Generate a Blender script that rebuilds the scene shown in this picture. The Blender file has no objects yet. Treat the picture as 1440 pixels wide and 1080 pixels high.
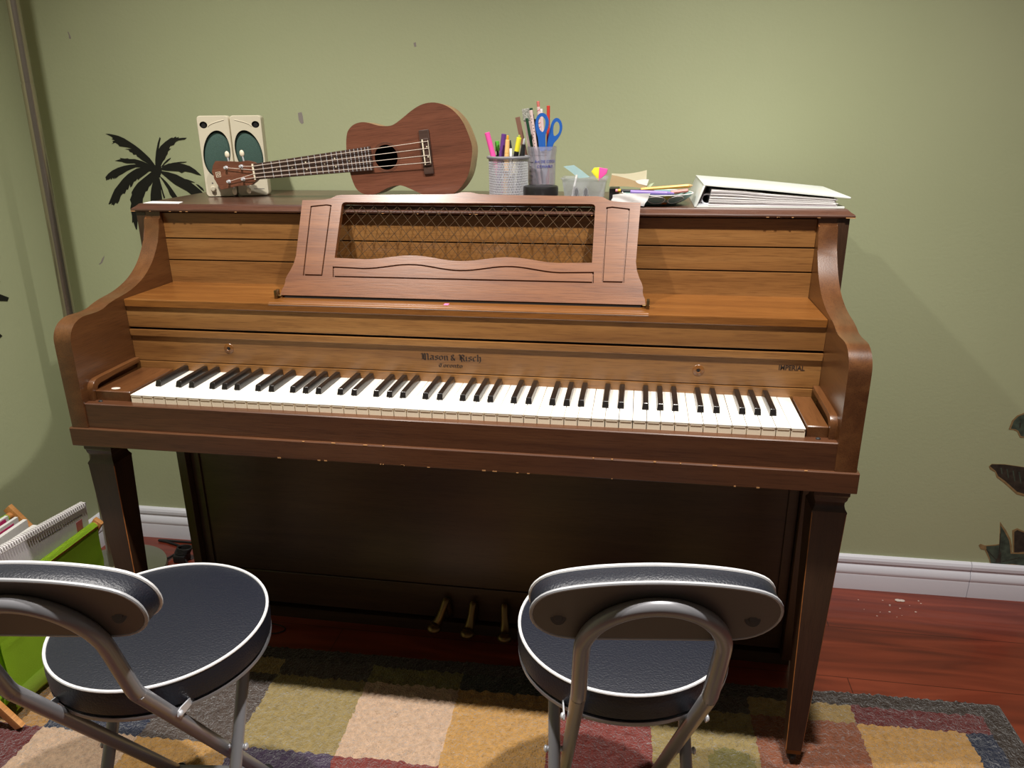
import bpy, bmesh, math, random
from mathutils import Vector, Matrix, noise
random.seed(7)
C = bpy.context.scene.collection
PI = math.pi

# ---------------------------------------------------------------- materials
def lin(c):
    return tuple(((x/255)/12.92 if x/255 <= .04045 else ((x/255+.055)/1.055)**2.4) for x in c)

def mat(name, rgb, rough=.5, metal=0., spec=.5, bump=0., bscale=200., var=0., vscale=8., coat=0., trans=0., alpha=1., sheen=0., emit=0.):
    m = bpy.data.materials.new(name); m.use_nodes = True
    nt = m.node_tree; b = nt.nodes['Principled BSDF']
    c = lin(rgb)
    b.inputs['Base Color'].default_value = (*c, 1)
    b.inputs['Roughness'].default_value = rough
    b.inputs['Metallic'].default_value = metal
    b.inputs['Specular IOR Level'].default_value = spec
    b.inputs['Coat Weight'].default_value = coat
    b.inputs['Coat Roughness'].default_value = .15
    b.inputs['Transmission Weight'].default_value = trans
    b.inputs['Alpha'].default_value = alpha
    b.inputs['Sheen Weight'].default_value = sheen
    tc = nt.nodes.new('ShaderNodeTexCoord')
    if var:
        n = nt.nodes.new('ShaderNodeTexNoise'); n.inputs['Scale'].default_value = vscale; n.inputs['Detail'].default_value = 5
        nt.links.new(tc.outputs['Object'], n.inputs['Vector'])
        r = nt.nodes.new('ShaderNodeValToRGB')
        r.color_ramp.elements[0].position = .3; r.color_ramp.elements[1].position = .7
        r.color_ramp.elements[0].color = (*[x*(1-var) for x in c], 1)
        r.color_ramp.elements[1].color = (*[min(1, x*(1+var)) for x in c], 1)
        nt.links.new(n.outputs['Fac'], r.inputs['Fac']); nt.links.new(r.outputs['Color'], b.inputs['Base Color'])
    if bump:
        n = nt.nodes.new('ShaderNodeTexNoise'); n.inputs['Scale'].default_value = bscale; n.inputs['Detail'].default_value = 3
        nt.links.new(tc.outputs['Object'], n.inputs['Vector'])
        bp = nt.nodes.new('ShaderNodeBump'); bp.inputs['Strength'].default_value = bump; bp.inputs['Distance'].default_value = .002
        nt.links.new(n.outputs['Fac'], bp.inputs['Height']); nt.links.new(bp.outputs['Normal'], b.inputs['Normal'])
    return m

def wood(name, dark, mid, light, axis='x', rough=.38, coat=.25, grain=1., fine=1.):
    m = bpy.data.materials.new(name); m.use_nodes = True
    nt = m.node_tree; N = nt.nodes; L = nt.links; b = N['Principled BSDF']
    b.inputs['Roughness'].default_value = rough
    b.inputs['Coat Weight'].default_value = coat; b.inputs['Coat Roughness'].default_value = .22
    tc = N.new('ShaderNodeTexCoord')
    def noise_n(al, ac, detail, dist=0.):
        mp = N.new('ShaderNodeMapping'); s = [ac, ac, ac]; s['xyz'.index(axis)] = al
        mp.inputs['Scale'].default_value = s
        L.new(tc.outputs['Object'], mp.inputs['Vector'])
        n = N.new('ShaderNodeTexNoise'); n.inputs['Scale'].default_value = 1; n.inputs['Detail'].default_value = detail
        n.inputs['Distortion'].default_value = dist
        L.new(mp.outputs['Vector'], n.inputs['Vector']); return n
    n1 = noise_n(1.6*grain, 26*grain, 5, .8)
    n2 = noise_n(24*fine, 520*fine, 3)
    r = N.new('ShaderNodeValToRGB'); e = r.color_ramp.elements
    e[0].position = .28; e[0].color = (*lin(dark), 1); e[1].position = .74; e[1].color = (*lin(light), 1)
    k = e.new(.5); k.color = (*lin(mid), 1)
    L.new(n1.outputs['Fac'], r.inputs['Fac'])
    r2 = N.new('ShaderNodeValToRGB'); r2.color_ramp.elements[0].position = .3; r2.color_ramp.elements[0].color = (.55, .5, .48, 1)
    r2.color_ramp.elements[1].position = .52; r2.color_ramp.elements[1].color = (1, 1, 1, 1)
    L.new(n2.outputs['Fac'], r2.inputs['Fac'])
    mx = N.new('ShaderNodeMix'); mx.data_type = 'RGBA'; mx.blend_type = 'MULTIPLY'; mx.inputs['Factor'].default_value = .7
    L.new(r.outputs['Color'], mx.inputs[6]); L.new(r2.outputs['Color'], mx.inputs[7])
    L.new(mx.outputs[2], b.inputs['Base Color'])
    bp = N.new('ShaderNodeBump'); bp.inputs['Strength'].default_value = .12; bp.inputs['Distance'].default_value = .001
    L.new(n2.outputs['Fac'], bp.inputs['Height']); L.new(bp.outputs['Normal'], b.inputs['Normal'])
    return m

M = {}
M['wood_panel'] = wood('walnut_panel', (118, 78, 39), (138, 95, 50), (154, 111, 63), 'x')
M['wood_shelf'] = wood('walnut_shelf', (110, 67, 28), (126, 79, 34), (142, 93, 44), 'x', rough=.3, coat=.4)
M['wood_arm'] = wood('walnut_arm', (78, 46, 23), (94, 58, 30), (108, 70, 38), 'y', rough=.34, coat=.35)
M['worn_edge'] = mat('worn_wood_edge', (168, 104, 54), .45, var=.35, vscale=45)
M['wood_slip'] = wood('walnut_slip', (72, 42, 25), (86, 52, 31), (98, 62, 38), 'x', rough=.36, coat=.3)
M['wood_desk'] = wood('walnut_desk', (102, 60, 35), (118, 73, 42), (132, 85, 51), 'x', rough=.36, coat=.3)
M['wood_lid'] = wood('walnut_lid', (66, 41, 32), (82, 52, 40), (96, 64, 49), 'x', rough=.3, coat=.4)
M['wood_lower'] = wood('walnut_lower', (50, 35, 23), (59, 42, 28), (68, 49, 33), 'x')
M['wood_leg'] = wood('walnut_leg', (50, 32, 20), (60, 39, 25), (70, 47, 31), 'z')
M['black'] = mat('black_gap', (14, 11, 9), .8)
M['chip'] = mat('bare_wood_chip', (190, 140, 90), .7)
M['ivory'] = mat('white_key_plastic', (244, 240, 230), .22, coat=.3)
M['cream'] = mat('cream_key_front', (252, 238, 212), .4)
M['ebony'] = mat('black_key', (24, 21, 20), .28, coat=.4)
M['wire'] = mat('brass_wire', (112, 90, 68), .3, metal=.8)
M['brass'] = mat('aged_brass', (120, 98, 62), .35, metal=.9)
M['decal'] = mat('lettering_ink', (44, 27, 15), .6)
M['vinyl'] = mat('black_vinyl', (24, 27, 38), .42, bump=.4, bscale=330, spec=.55)
M['piping'] = mat('white_piping', (225, 225, 226), .35)
M['tube'] = mat('grey_tube_paint', (146, 146, 151), .3, metal=.3)
M['plate'] = mat('grey_plate', (92, 86, 82), .5)
M['rim'] = mat('pale_grey_rim', (170, 172, 176), .4)
M['steel'] = mat('brushed_steel', (168, 158, 142), .26, metal=.9)
M['lamp_base'] = mat('lamp_base_paint', (128, 130, 110), .35, metal=.5)
M['bright'] = mat('bright_steel', (214, 216, 222), .3, metal=.4)
M['beige'] = mat('beige_plastic', (206, 198, 174), .42)
M['grille'] = mat('green_grille_cloth', (58, 84, 75), .8, bump=.5, bscale=900, var=.2, vscale=700)
M['hole'] = mat('dark_hole', (16, 14, 12), .9)
M['mahog'] = wood('mahogany', (90, 53, 37), (110, 65, 46), (124, 77, 56), 'x', rough=.4, coat=.2, grain=1.5)
M['mahog_side'] = wood('mahogany_side', (150, 108, 72), (166, 124, 86), (178, 138, 98), 'x', rough=.35)
M['rosewood'] = wood('rosewood', (52, 36, 30), (68, 48, 40), (84, 62, 52), 'x', rough=.45, coat=.1)
M['bone'] = mat('bone_white', (225, 215, 190), .4)
M['string'] = mat('nylon_string', (215, 200, 185), .3)
M['paper'] = mat('white_paper', (232, 230, 228), .7)
M['paper2'] = mat('greyish_paper', (208, 202, 206), .7)
M['tan'] = mat('tan_envelope', (190, 164, 124), .75)
M['cream_paper'] = mat('cream_paper', (222, 215, 186), .75)
M['green_paper'] = mat('pale_green_paper', (196, 208, 178), .75)
M['cover'] = mat('white_binder_vinyl', (226, 231, 226), .35)
M['cover_in'] = mat('grey_binder_lining', (96, 90, 92), .6)
M['rubber'] = mat('black_rubber', (20, 20, 20), .6)
M['lime'] = mat('lime_canvas', (172, 214, 46), .8, bump=.4, bscale=900)
M['lime_hem'] = mat('lime_hem_canvas', (196, 232, 84), .8, bump=.4, bscale=900)
M['pine'] = wood('pine_rod', (190, 128, 70), (208, 146, 84), (220, 160, 100), 'y', rough=.5)
M['trim'] = mat('white_trim_paint', (226, 226, 234), .35)
M['decal_black'] = mat('black_wall_vinyl', (14, 13, 12), .5)
M['leaf_green'] = mat('printed_leaf_green', (62, 74, 62), .6, var=.5, vscale=60)
M['leaf_dark'] = mat('printed_leaf_dark', (50, 44, 36), .6, var=.5, vscale=70)
M['leaf_edge'] = mat('printed_leaf_edge', (140, 116, 78), .6, var=.2, vscale=80)
M['chip_wall'] = mat('grey_wall_chip', (140, 132, 126), .8)
M['debris'] = mat('plaster_debris', (205, 190, 180), .9)
def plain(n, rgb, **k): M[n] = mat(n, rgb, **k); return M[n]
plain('pink', (240, 90, 170), rough=.35); plain('purple', (100, 58, 130), rough=.35); plain('orange_pale', (240, 190, 120), rough=.4)
plain('green', (90, 175, 60), rough=.35); plain('yellow', (235, 228, 60), rough=.35); plain('white_plastic', (232, 230, 226), rough=.35)
plain('black_plastic', (26, 25, 26), rough=.4); plain('brown_ruler', (128, 92, 76), rough=.5); plain('dark_green', (30, 72, 48), rough=.4)
plain('red', (208, 62, 50), rough=.4); plain('blue', (40, 96, 178), rough=.35); plain('pencil_orange', (240, 164, 40), rough=.4)
plain('pencil_yellow', (226, 198, 70), rough=.4); plain('lilac', (132, 108, 176), rough=.4); plain('eraser_pink', (232, 150, 160), rough=.6)
plain('sharp_wood', (214, 170, 120), rough=.7); plain('salmon', (214, 120, 110), rough=.5); plain('pale_blue', (178, 206, 208), rough=.6)
plain('owl_teal', (126, 160, 156), rough=.35); plain('text_blue', (44, 62, 150), rough=.5); plain('text_dark', (70, 68, 80), rough=.6)
plain('jar_clear', (190, 190, 180), rough=.15, trans=.6); plain('label_red', (186, 96, 100), rough=.7); plain('magenta', (214, 50, 120), rough=.5)
plain('gold_ferrule', (212, 170, 60), rough=.35, metal=.6); plain('pink_tab', (226, 120, 170), rough=.7)
plain('mosaic', (150, 150, 140), rough=.5, var=.8, vscale=350); plain('candy', (225, 200, 195), rough=.4); plain('candy_red', (200, 70, 80), rough=.4)
plain('clear_plastic', (226, 230, 236), rough=.18, trans=.75, alpha=.55); plain('beaker_plastic', (205, 204, 218), rough=.22, trans=.5, alpha=.5)
plain('cable_black', (22, 20, 20), rough=.5); plain('olive_shape', (160, 168, 60), rough=.4); plain('orange_shape', (214, 130, 60), rough=.4)

# wall paint
def wall_mat():
    m = mat('sage_wall_paint', (172, 178, 141), .48, bump=.18, bscale=140, spec=.35)
    nt = m.node_tree; N = nt.nodes; L = nt.links; b = N['Principled BSDF']
    tc = N.new('ShaderNodeTexCoord'); n = N.new('ShaderNodeTexNoise'); n.inputs['Scale'].default_value = 1.8; n.inputs['Detail'].default_value = 6
    L.new(tc.outputs['Object'], n.inputs['Vector'])
    r = N.new('ShaderNodeValToRGB'); r.color_ramp.elements[0].position = .35; r.color_ramp.elements[1].position = .65
    r.color_ramp.elements[0].color = (*lin((169, 175, 138)), 1); r.color_ramp.elements[1].color = (*lin((174, 179, 143)), 1)
    L.new(n.outputs['Fac'], r.inputs['Fac']); L.new(r.outputs['Color'], b.inputs['Base Color'])
    return m
M['wall'] = wall_mat()
M['ceiling'] = mat('ceiling_paint', (226, 222, 212), .8)

def floor_mat():
    m = bpy.data.materials.new('cherry_laminate'); m.use_nodes = True
    nt = m.node_tree; N = nt.nodes; L = nt.links; b = N['Principled BSDF']
    b.inputs['Roughness'].default_value = .3; b.inputs['Coat Weight'].default_value = .2
    tc = N.new('ShaderNodeTexCoord')
    mp = N.new('ShaderNodeMapping'); mp.inputs['Scale'].default_value = (1.5, 13, 1)
    L.new(tc.outputs['Object'], mp.inputs['Vector'])
    n = N.new('ShaderNodeTexNoise'); n.inputs['Scale'].default_value = 1.2; n.inputs['Detail'].default_value = 6; n.inputs['Distortion'].default_value = 1.6
    L.new(mp.outputs['Vector'], n.inputs['Vector'])
    r = N.new('ShaderNodeValToRGB'); e = r.color_ramp.elements
    e[0].position = .3; e[0].color = (*lin((92, 36, 24)), 1); e[1].position = .72; e[1].color = (*lin((142, 64, 42)), 1)
    k = e.new(.5); k.color = (*lin((118, 49, 31)), 1)
    L.new(n.outputs['Fac'], r.inputs['Fac'])
    br = N.new('ShaderNodeTexBrick'); br.inputs['Scale'].default_value = 1; br.inputs['Brick Width'].default_value = 1.21
    br.inputs['Row Height'].default_value = .19; br.inputs['Mortar Size'].default_value = .0012; br.inputs['Mortar Smooth'].default_value = .2
    br.inputs['Color1'].default_value = (1, 1, 1, 1); br.inputs['Color2'].default_value = (.84, .82, .8, 1); br.inputs['Mortar'].default_value = (.3, .22, .18, 1)
    mp2 = N.new('ShaderNodeMapping'); mp2.inputs['Location'].default_value = (.35, .07, 0); L.new(tc.outputs['Object'], mp2.inputs['Vector']); L.new(mp2.outputs['Vector'], br.inputs['Vector'])
    mx = N.new('ShaderNodeMix'); mx.data_type = 'RGBA'; mx.blend_type = 'MULTIPLY'; mx.inputs['Factor'].default_value = 1
    L.new(r.outputs['Color'], mx.inputs[6]); L.new(br.outputs['Color'], mx.inputs[7]); L.new(mx.outputs[2], b.inputs['Base Color'])
    return m
M['floor'] = floor_mat()

def rug_mat(name, rgb):
    m = mat('rug_'+name, rgb, .95, spec=.1, sheen=.3, bump=1., bscale=210, var=.16, vscale=90)
    m.node_tree.nodes['Bump'].inputs['Distance'].default_value = .009
    return m

# ---------------------------------------------------------------- mesh builder
class MB:
    def __init__(s): s.bm = bmesh.new()
    def _tag(s, old, mi, M4=None):
        fs = [f for f in s.bm.faces if f not in old]
        for f in fs: f.material_index = mi
        if M4 is not None:
            vs = {v for f in fs for v in f.verts}
            for v in vs: v.co = M4 @ v.co
        return fs
    def box(s, x0, x1, y0, y1, z0, z1, bev=0., mi=0, M4=None, seg=2):
        old = set(s.bm.faces)
        r = bmesh.ops.create_cube(s.bm, size=1)
        for v in r['verts']:
            v.co = Vector(((x0+x1)/2+v.co.x*(x1-x0), (y0+y1)/2+v.co.y*(y1-y0), (z0+z1)/2+v.co.z*(z1-z0)))
        if bev:
            es = list({e for v in r['verts'] for e in v.link_edges})
            bmesh.ops.bevel(s.bm, geom=es, offset=bev, segments=seg, profile=.5, affect='EDGES')
        s._tag(old, mi, M4); return s
    def prism(s, pts, axis, a0, a1, mi=0, bev=0., M4=None, seg=2, bmi=None):
        # pts: polygon in the two other axes (in xyz order)
        old = set(s.bm.faces)
        def P(a, p):
            return {'x': (a, p[0], p[1]), 'y': (p[0], a, p[1]), 'z': (p[0], p[1], a)}[axis]
        A = [s.bm.verts.new(P(a0, p)) for p in pts]; B = [s.bm.verts.new(P(a1, p)) for p in pts]
        n = len(pts)
        fa = s.bm.faces.new(A); fb = s.bm.faces.new(list(reversed(B)))
        for i in range(n): s.bm.faces.new((A[i], B[i], B[(i+1) % n], A[(i+1) % n]))
        if bev:
            es = list(fa.edges)+list(fb.edges)
            bf = bmesh.ops.bevel(s.bm, geom=es, offset=bev, segments=seg, profile=.5, affect='EDGES')['faces']
        fs = s._tag(old, mi, M4)
        if bev and bmi is not None:
            for q in bf: q.material_index = bmi; bmesh.ops.recalc_face_normals(s.bm, faces=fs); return s
    def tube(s, path, r, closed=False, seg=12, mi=0, caps=True, M4=None):
        old = set(s.bm.faces)
        P = [Vector(p) for p in path]; n = len(P)
        rr = r if isinstance(r, (list, tuple)) else [r]*n
        T = []
        for i in range(n):
            a = P[(i-1) % n] if (closed or i > 0) else P[i]; b = P[(i+1) % n] if (closed or i < n-1) else P[i]
            T.append((b-a).normalized())
        up = Vector((0, 0, 1)) if abs(T[0].z) < .9 else Vector((1, 0, 0))
        N0 = T[0].cross(up).normalized(); rings = []
        for i in range(n):
            if i: 
                q = T[i-1].rotation_difference(T[i]); N0 = (q @ N0).normalized()
            B0 = T[i].cross(N0)
            rings.append([s.bm.verts.new(P[i]+rr[i]*(math.cos(2*PI*k/seg)*N0+math.sin(2*PI*k/seg)*B0)) for k in range(seg)])
        m = n if closed else n-1
        for i in range(m):
            a, b = rings[i], rings[(i+1) % n]
            off = 0
            if closed and i == n-1:
                off = min(range(seg), key=lambda o: (a[0].co-b[o].co).length)
            for k in range(seg):
                s.bm.faces.new((a[k], a[(k+1) % seg], b[(k+1+off) % seg], b[(k+off) % seg]))
        if caps and not closed:
            s.bm.faces.new(list(reversed(rings[0]))); s.bm.faces.new(rings[-1])
        fs = s._tag(old, mi, M4); bmesh.ops.recalc_face_normals(s.bm, faces=fs); return s
    def lathe(s, prof, seg=32, mi=0, M4=None, closed=False):
        # prof: list of (r, z) ; r=0 collapses to a pole
        old = set(s.bm.faces); rings = []
        for r, z in prof:
            if r < 1e-6: rings.append([s.bm.verts.new((0, 0, z))])
            else: rings.append([s.bm.verts.new((r*math.cos(2*PI*k/seg), r*math.sin(2*PI*k/seg), z)) for k in range(seg)])
        pairs = list(zip(rings, rings[1:]))
        if closed: pairs.append((rings[-1], rings[0]))
        for a, b in pairs:
            if len(a) == 1 and len(b) == 1: continue
            for k in range(seg):
                k2 = (k+1) % seg
                if len(a) == 1: s.bm.faces.new((a[0], b[k], b[k2]))
                elif len(b) == 1: s.bm.faces.new((a[k], b[0], a[k2]))
                else: s.bm.faces.new((a[k], b[k], b[k2], a[k2]))
        fs = s._tag(old, mi, M4); bmesh.ops.recalc_face_normals(s.bm, faces=fs); return s
    def rings(s, loops, mi=0, cap0=True, cap1=True, M4=None, closed=False):
        # loops: lists of 3D points, equal count, skinned in order
        old = set(s.bm.faces)
        R = [[s.bm.verts.new(p) for p in l] for l in loops]; n = len(loops[0])
        pr = list(zip(R, R[1:]))
        if closed: pr.append((R[-1], R[0]))
        for a, b in pr:
            for k in range(n): s.bm.faces.new((a[k], a[(k+1) % n], b[(k+1) % n], b[k]))
        if cap0 and not closed: s.bm.faces.new(R[0])
        if cap1 and not closed: s.bm.faces.new(R[-1])
        fs = s._tag(old, mi, M4); bmesh.ops.recalc_face_normals(s.bm, faces=fs); return s
    def ball(s, c, r, mi=0, sc=(1, 1, 1), u=16, v=10, M4=None):
        old = set(s.bm.faces)
        q = bmesh.ops.create_uvsphere(s.bm, u_segments=u, v_segments=v, radius=1)
        for w in q['verts']: w.co = Vector((c[0]+w.co.x*r*sc[0], c[1]+w.co.y*r*sc[1], c[2]+w.co.z*r*sc[2]))
        s._tag(old, mi, M4); return s
    def mesh(s, me, M4=None, mi=0):
        old = set(s.bm.faces); s.bm.from_mesh(me); fs = s._tag(old, mi, M4); bpy.data.meshes.remove(me); return s
    def sheet(s, g, t=.0004, mi=0):
        # g: grid of points (rows of equal length) -> thin solid
        old = set(s.bm.faces)
        V = [[s.bm.verts.new(p) for p in row] for row in g]
        for i in range(len(g)-1):
            for j in range(len(g[0])-1): s.bm.faces.new((V[i][j], V[i][j+1], V[i+1][j+1], V[i+1][j]))
        fs = [f for f in s.bm.faces if f not in old]
        bmesh.ops.solidify(s.bm, geom=fs, thickness=t)
        s._tag(old, mi); return s
    def build(s, name, mats, parent=None, smooth=35, local=True):
        if not isinstance(mats, (list, tuple)): mats = [mats]
        me = bpy.data.meshes.new(name)
        if parent is not None and not local:
            inv = world_of(parent).inverted()
            for v in s.bm.verts: v.co = inv @ v.co
        s.bm.to_mesh(me); s.bm.free()
        for m in mats: me.materials.append(m)
        if smooth:
            for p in me.polygons: p.use_smooth = True
            me.set_sharp_from_angle(angle=math.radians(smooth))
        o = bpy.data.objects.new(name, me); C.objects.link(o)
        if parent is not None: o.parent = parent
        return o

def world_of(o):
    m = Matrix.Identity(4)
    while o is not None:
        m = Matrix.LocRotScale(o.location, o.rotation_euler, o.scale) @ m; o = o.parent
    return m

def plate_mesh(loops, t):
    cu = bpy.data.curves.new('outline', 'CURVE'); cu.dimensions = '2D'; cu.fill_mode = 'BOTH'; cu.extrude = t/2
    for l in loops:
        sp = cu.splines.new('POLY'); sp.points.add(len(l)-1)
        for i, p in enumerate(l): sp.points[i].co = (p[0], p[1], 0, 1)
        sp.use_cyclic_u = True
    o = bpy.data.objects.new('outline', cu); C.objects.link(o)
    dg = bpy.context.evaluated_depsgraph_get(); dg.update()
    me = bpy.data.meshes.new_from_object(o.evaluated_get(dg))
    bpy.data.objects.remove(o); bpy.data.curves.remove(cu)
    return me

def text_mesh(txt, size, t, align='CENTER', off=0.):
    cu = bpy.data.curves.new('txt', 'FONT'); cu.body = txt; cu.size = size; cu.extrude = t/2; cu.align_x = align; cu.resolution_u = 3; cu.offset = off
    o = bpy.data.objects.new('txt', cu); C.objects.link(o)
    dg = bpy.context.evaluated_depsgraph_get(); dg.update()
    me = bpy.data.meshes.new_from_object(o.evaluated_get(dg))
    bpy.data.objects.remove(o); bpy.data.curves.remove(cu)
    return me

def thing(name, label, cat, loc=(0, 0, 0), rotz=0., group=None):
    o = bpy.data.objects.new(name, None); C.objects.link(o); o.empty_display_size = .05
    o.location = loc; o.rotation_euler = (0, 0, rotz); o['label'] = label; o['category'] = cat
    if group: o['group'] = group
    return o
def tag(o, label, cat, group=None, kind=None):
    o['label'] = label; o['category'] = cat
    if group: o['group'] = group
    if kind: o['kind'] = kind
    return o
def struct(o, label=None):
    o['kind'] = 'structure'
    if label: o['label'] = label; 
    return o
def dup(o, parent=None):
    c = o.copy(); C.objects.link(c)
    if parent is not None: c.parent = parent
    for ch in list(o.children): dup(ch, c)
    return c
def smoothpath(pts, n=6, closed=False):
    # Catmull-Rom
    P = [Vector(p) for p in pts]; out = []; m = len(P)
    rng = range(m) if closed else range(m-1)
    for i in rng:
        p0 = P[(i-1) % m] if (closed or i > 0) else P[i]; p1 = P[i]; p2 = P[(i+1) % m]; p3 = P[(i+2) % m] if (closed or i+2 < m) else P[(i+1) % m]
        for k in range(n):
            t = k/n
            out.append(.5*((2*p1)+(p2-p0)*t+(2*p0-5*p1+4*p2-p3)*t*t+(3*p1-p0-3*p2+p3)*t**3))
    if not closed: out.append(P[-1])
    return out
def smooth2(pts, n=4, closed=True): return [(p.x, p.y) for p in smoothpath([(a, b, 0) for a, b in pts], n, closed)]

# ================================================================ SETTING
WY, WK = .6805, .0125                      # back wall plane: y = WY + WK*x
def wy(x): return WY+WK*x
WROT = math.atan(WK)
XL = -1.232                                # left wall
ZC = 2.315

b = MB(); b.box(-1.33, 3.0, -3.2, .82, -.06, 0)
rng = random.Random(3)
o = b.build('floor', [M['floor']], smooth=0); struct(o)

# back wall with small paint chips and scratches as thin flakes of another colour
b = MB()
b.prism([(XL-.1, wy(XL-.1)), (3.0, wy(3.0)), (3.0, wy(3.0)+.1), (XL-.1, wy(XL-.1)+.1)], 'z', -.05, ZC+.05)
def chip(cx, cz, pts, mi):
    l0 = [(cx+px, wy(cx+px)+.0002, cz+pz) for px, pz in pts]; l1 = [(cx+px*.97, wy(cx+px)-.0003, cz+pz*.97) for px, pz in pts]
    b.rings([l0, l1], mi=mi)
chip(-.496, 1.222, [(-.006, .012), (.004, .014), (.006, .004), (.007, -.012), (.002, -.015), (-.003, -.011), (-.006, -.004)], 1)
chip(-.195, 1.382, [(-.004, .004), (.002, .006), (.003, -.004), (-.002, -.005)], 1)
chip(-1.085, 1.423, [(-.004, .009), (-.001, .008), (.003, -.004), (.002, -.009), (-.003, -.007), (-.002, 0)], 1)
chip(-1.111, .858, [(-.012, -.012), (-.004, -.006), (.002, .004), (.012, .014), (.008, .004), (.0, -.008), (-.008, -.013)], 1)
o = b.build('wall_back', [M['wall'], M['chip_wall']], smooth=0); struct(o)
b = MB(); b.box(XL-.1, XL, -3.2, wy(XL), -.05, ZC+.05); struct(b.build('wall_left', M['wall'], smooth=0))
b = MB(); b.box(-1.33, 3.0, -3.2, .82, ZC, ZC+.06); struct(b.build('ceiling', M['ceiling'], smooth=0))

BB = [(0, 0), (.014, 0), (.0145, .042), (.0135, .047), (.0155, .052), (.0155, .058), (.013, .066), (.0105, .071), (.0085, .0735), (.0085, .078), (.0115, .082), (.0118, .090), (.009, .0965), (.004, .1003), (0, .1006)]
b = MB()
for x0, x1 in ((XL, 1.2455), (1.2470, 3.0)):
    b.rings([[(x, wy(x)-d, z) for d, z in BB] for x in (x0, x1)])
struct(b.build('baseboard_back', M['trim'], smooth=25))
b = MB(); b.rings([[(XL+d, y, z) for d, z in BB] for y in (-3.2, wy(XL)-.0005)])
struct(b.build('baseboard_left', M['trim'], smooth=25))

# ceiling downlights (above the frame): the room's two lamps
LIGHTS = [(-.52, -.30), (.63, -.30)]
for i, (lx, ly) in enumerate(LIGHTS):
    b = MB(); T = Matrix.Translation((lx, ly, ZC))
    b.lathe([(.045, -.001), (.07, -.001), (.07, -.006), (.062, -.009), (.045, -.006)], 40, M4=T, closed=True)
    t = b.build('ceiling_light', M['ceiling'])
    tag(t, ['round recessed ceiling downlight above the left end of the piano', 'round recessed ceiling downlight above the right end of the piano'][i], 'ceiling light', 'ceiling downlights')

# ================================================================ RUG
def build_rug():
    cols = {'border': (66, 54, 46), 'gold': (208, 158, 88), 'peach': (224, 188, 156), 'khaki': (168, 146, 90), 'red': (140, 62, 54), 'rust': (150, 88, 58), 'navy': (48, 54, 74),
            'purple': (82, 66, 90), 'dbrown': (86, 72, 64), 'orange': (190, 142, 80), 'maroon': (112, 48, 46), 'olive': (136, 126, 68), 'tan': (170, 140, 84), 'dgreen': (52, 56, 44)}
    names = list(cols); mats = [rug_mat(n, tuple(c*.89 for c in cols[n])) for n in names]
    XB = [-1.13, -1.08, -.865, -.648, -.437, -.223, -.010, .2, .41, .622, .838, 1.052, 1.105]
    YB = [-.045, -.097, -.312, -.527, -.742, -.957, -1.172, -1.387]
    G = {0: ['navy', 'orange', 'navy', 'tan', 'dbrown', 'olive', 'dgreen', 'maroon', 'dbrown', 'tan', 'maroon', 'maroon'],
         1: ['orange', 'orange', 'navy', 'dbrown', 'khaki', 'peach', 'gold', 'red', 'khaki', 'rust', 'gold', 'navy'],
         2: ['maroon', 'maroon', 'peach', 'gold', 'purple', 'red', 'gold', 'khaki', 'gold', 'maroon', 'peach', 'red']}
    rr = random.Random(5)
    for r in range(3, 7): G[r] = [rr.choice(['gold', 'peach', 'khaki', 'red', 'rust', 'navy', 'purple', 'maroon']) for _ in range(12)]
    def patch(X, Y):
        if X < XB[0] or X > XB[-1] or Y > YB[0] or Y < YB[-1]: return 'border'
        c = max(i for i, q in enumerate(XB[:-1]) if X >= q); r = max(i for i, q in enumerate(YB[:-1]) if Y <= q)
        if r == 1 and c == 8 and (X-.565)**2+(Y+.245)**2 < .0022: return 'olive'
        return G[r][c]
    bm = bmesh.new()
    def lines(a, c, cuts, s):
        q = sorted({a, c}|{x for x in cuts if a < x < c}); out = []
        for u, w in zip(q, q[1:]):
            n = max(1, round((w-u)/s)); out += [u+(w-u)*k/n for k in range(n)]
        return out+[c]
    def grid(x0, x1, y0, y1, s):
        LX = lines(x0, x1, XB, s); LY = lines(y0, y1, YB, s); nx = len(LX)-1; ny = len(LY)-1
        V = [[bm.verts.new((LX[i]+rr.uniform(-.33, .33)*s*(0 < i < nx), LY[j]+rr.uniform(-.33, .33)*s*(0 < j < ny),
                            rr.uniform(.0060, .0128) if (0 < i < nx and 0 < j < ny) else .0035)) for j in range(ny+1)] for i in range(nx+1)]
        for i in range(nx):
            for j in range(ny):
                f = bm.faces.new((V[i][j], V[i+1][j], V[i+1][j+1], V[i][j+1]))
                c = f.calc_center_median()
                f.material_index = names.index(patch((V[i][j].co.x+c.x)/2 if False else (LX[i]+LX[i+1])/2+rr.uniform(-1, 1)*.45*s, (LY[j]+LY[j+1])/2+rr.uniform(-1, 1)*.45*s))
        return V
    grid(-1.18, 1.16, -.62, 0, .0060); grid(-1.18, 1.16, -1.432, -.62, .025)
    # skirt/backing
    r = bmesh.ops.create_cube(bm, size=1)
    for v in r['verts']: v.co = Vector((-.01+v.co.x*2.34, -.716+v.co.y*1.432, .0018+v.co.z*.0034))
    for f in {f for v in r['verts'] for f in v.link_faces}: f.material_index = 0
    me = bpy.data.meshes.new('rug'); bm.to_mesh(me); bm.free()
    for m in mats: me.materials.append(m)
    for p in me.polygons: p.use_smooth = True
    o = bpy.data.objects.new('rug', me); C.objects.link(o)
    o.location = (0, .226, .0003); o.rotation_euler = (0, 0, .031)
    tag(o, 'shaggy rug of coloured squares with dark brown border on the wooden floor', 'rug')
build_rug()

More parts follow.
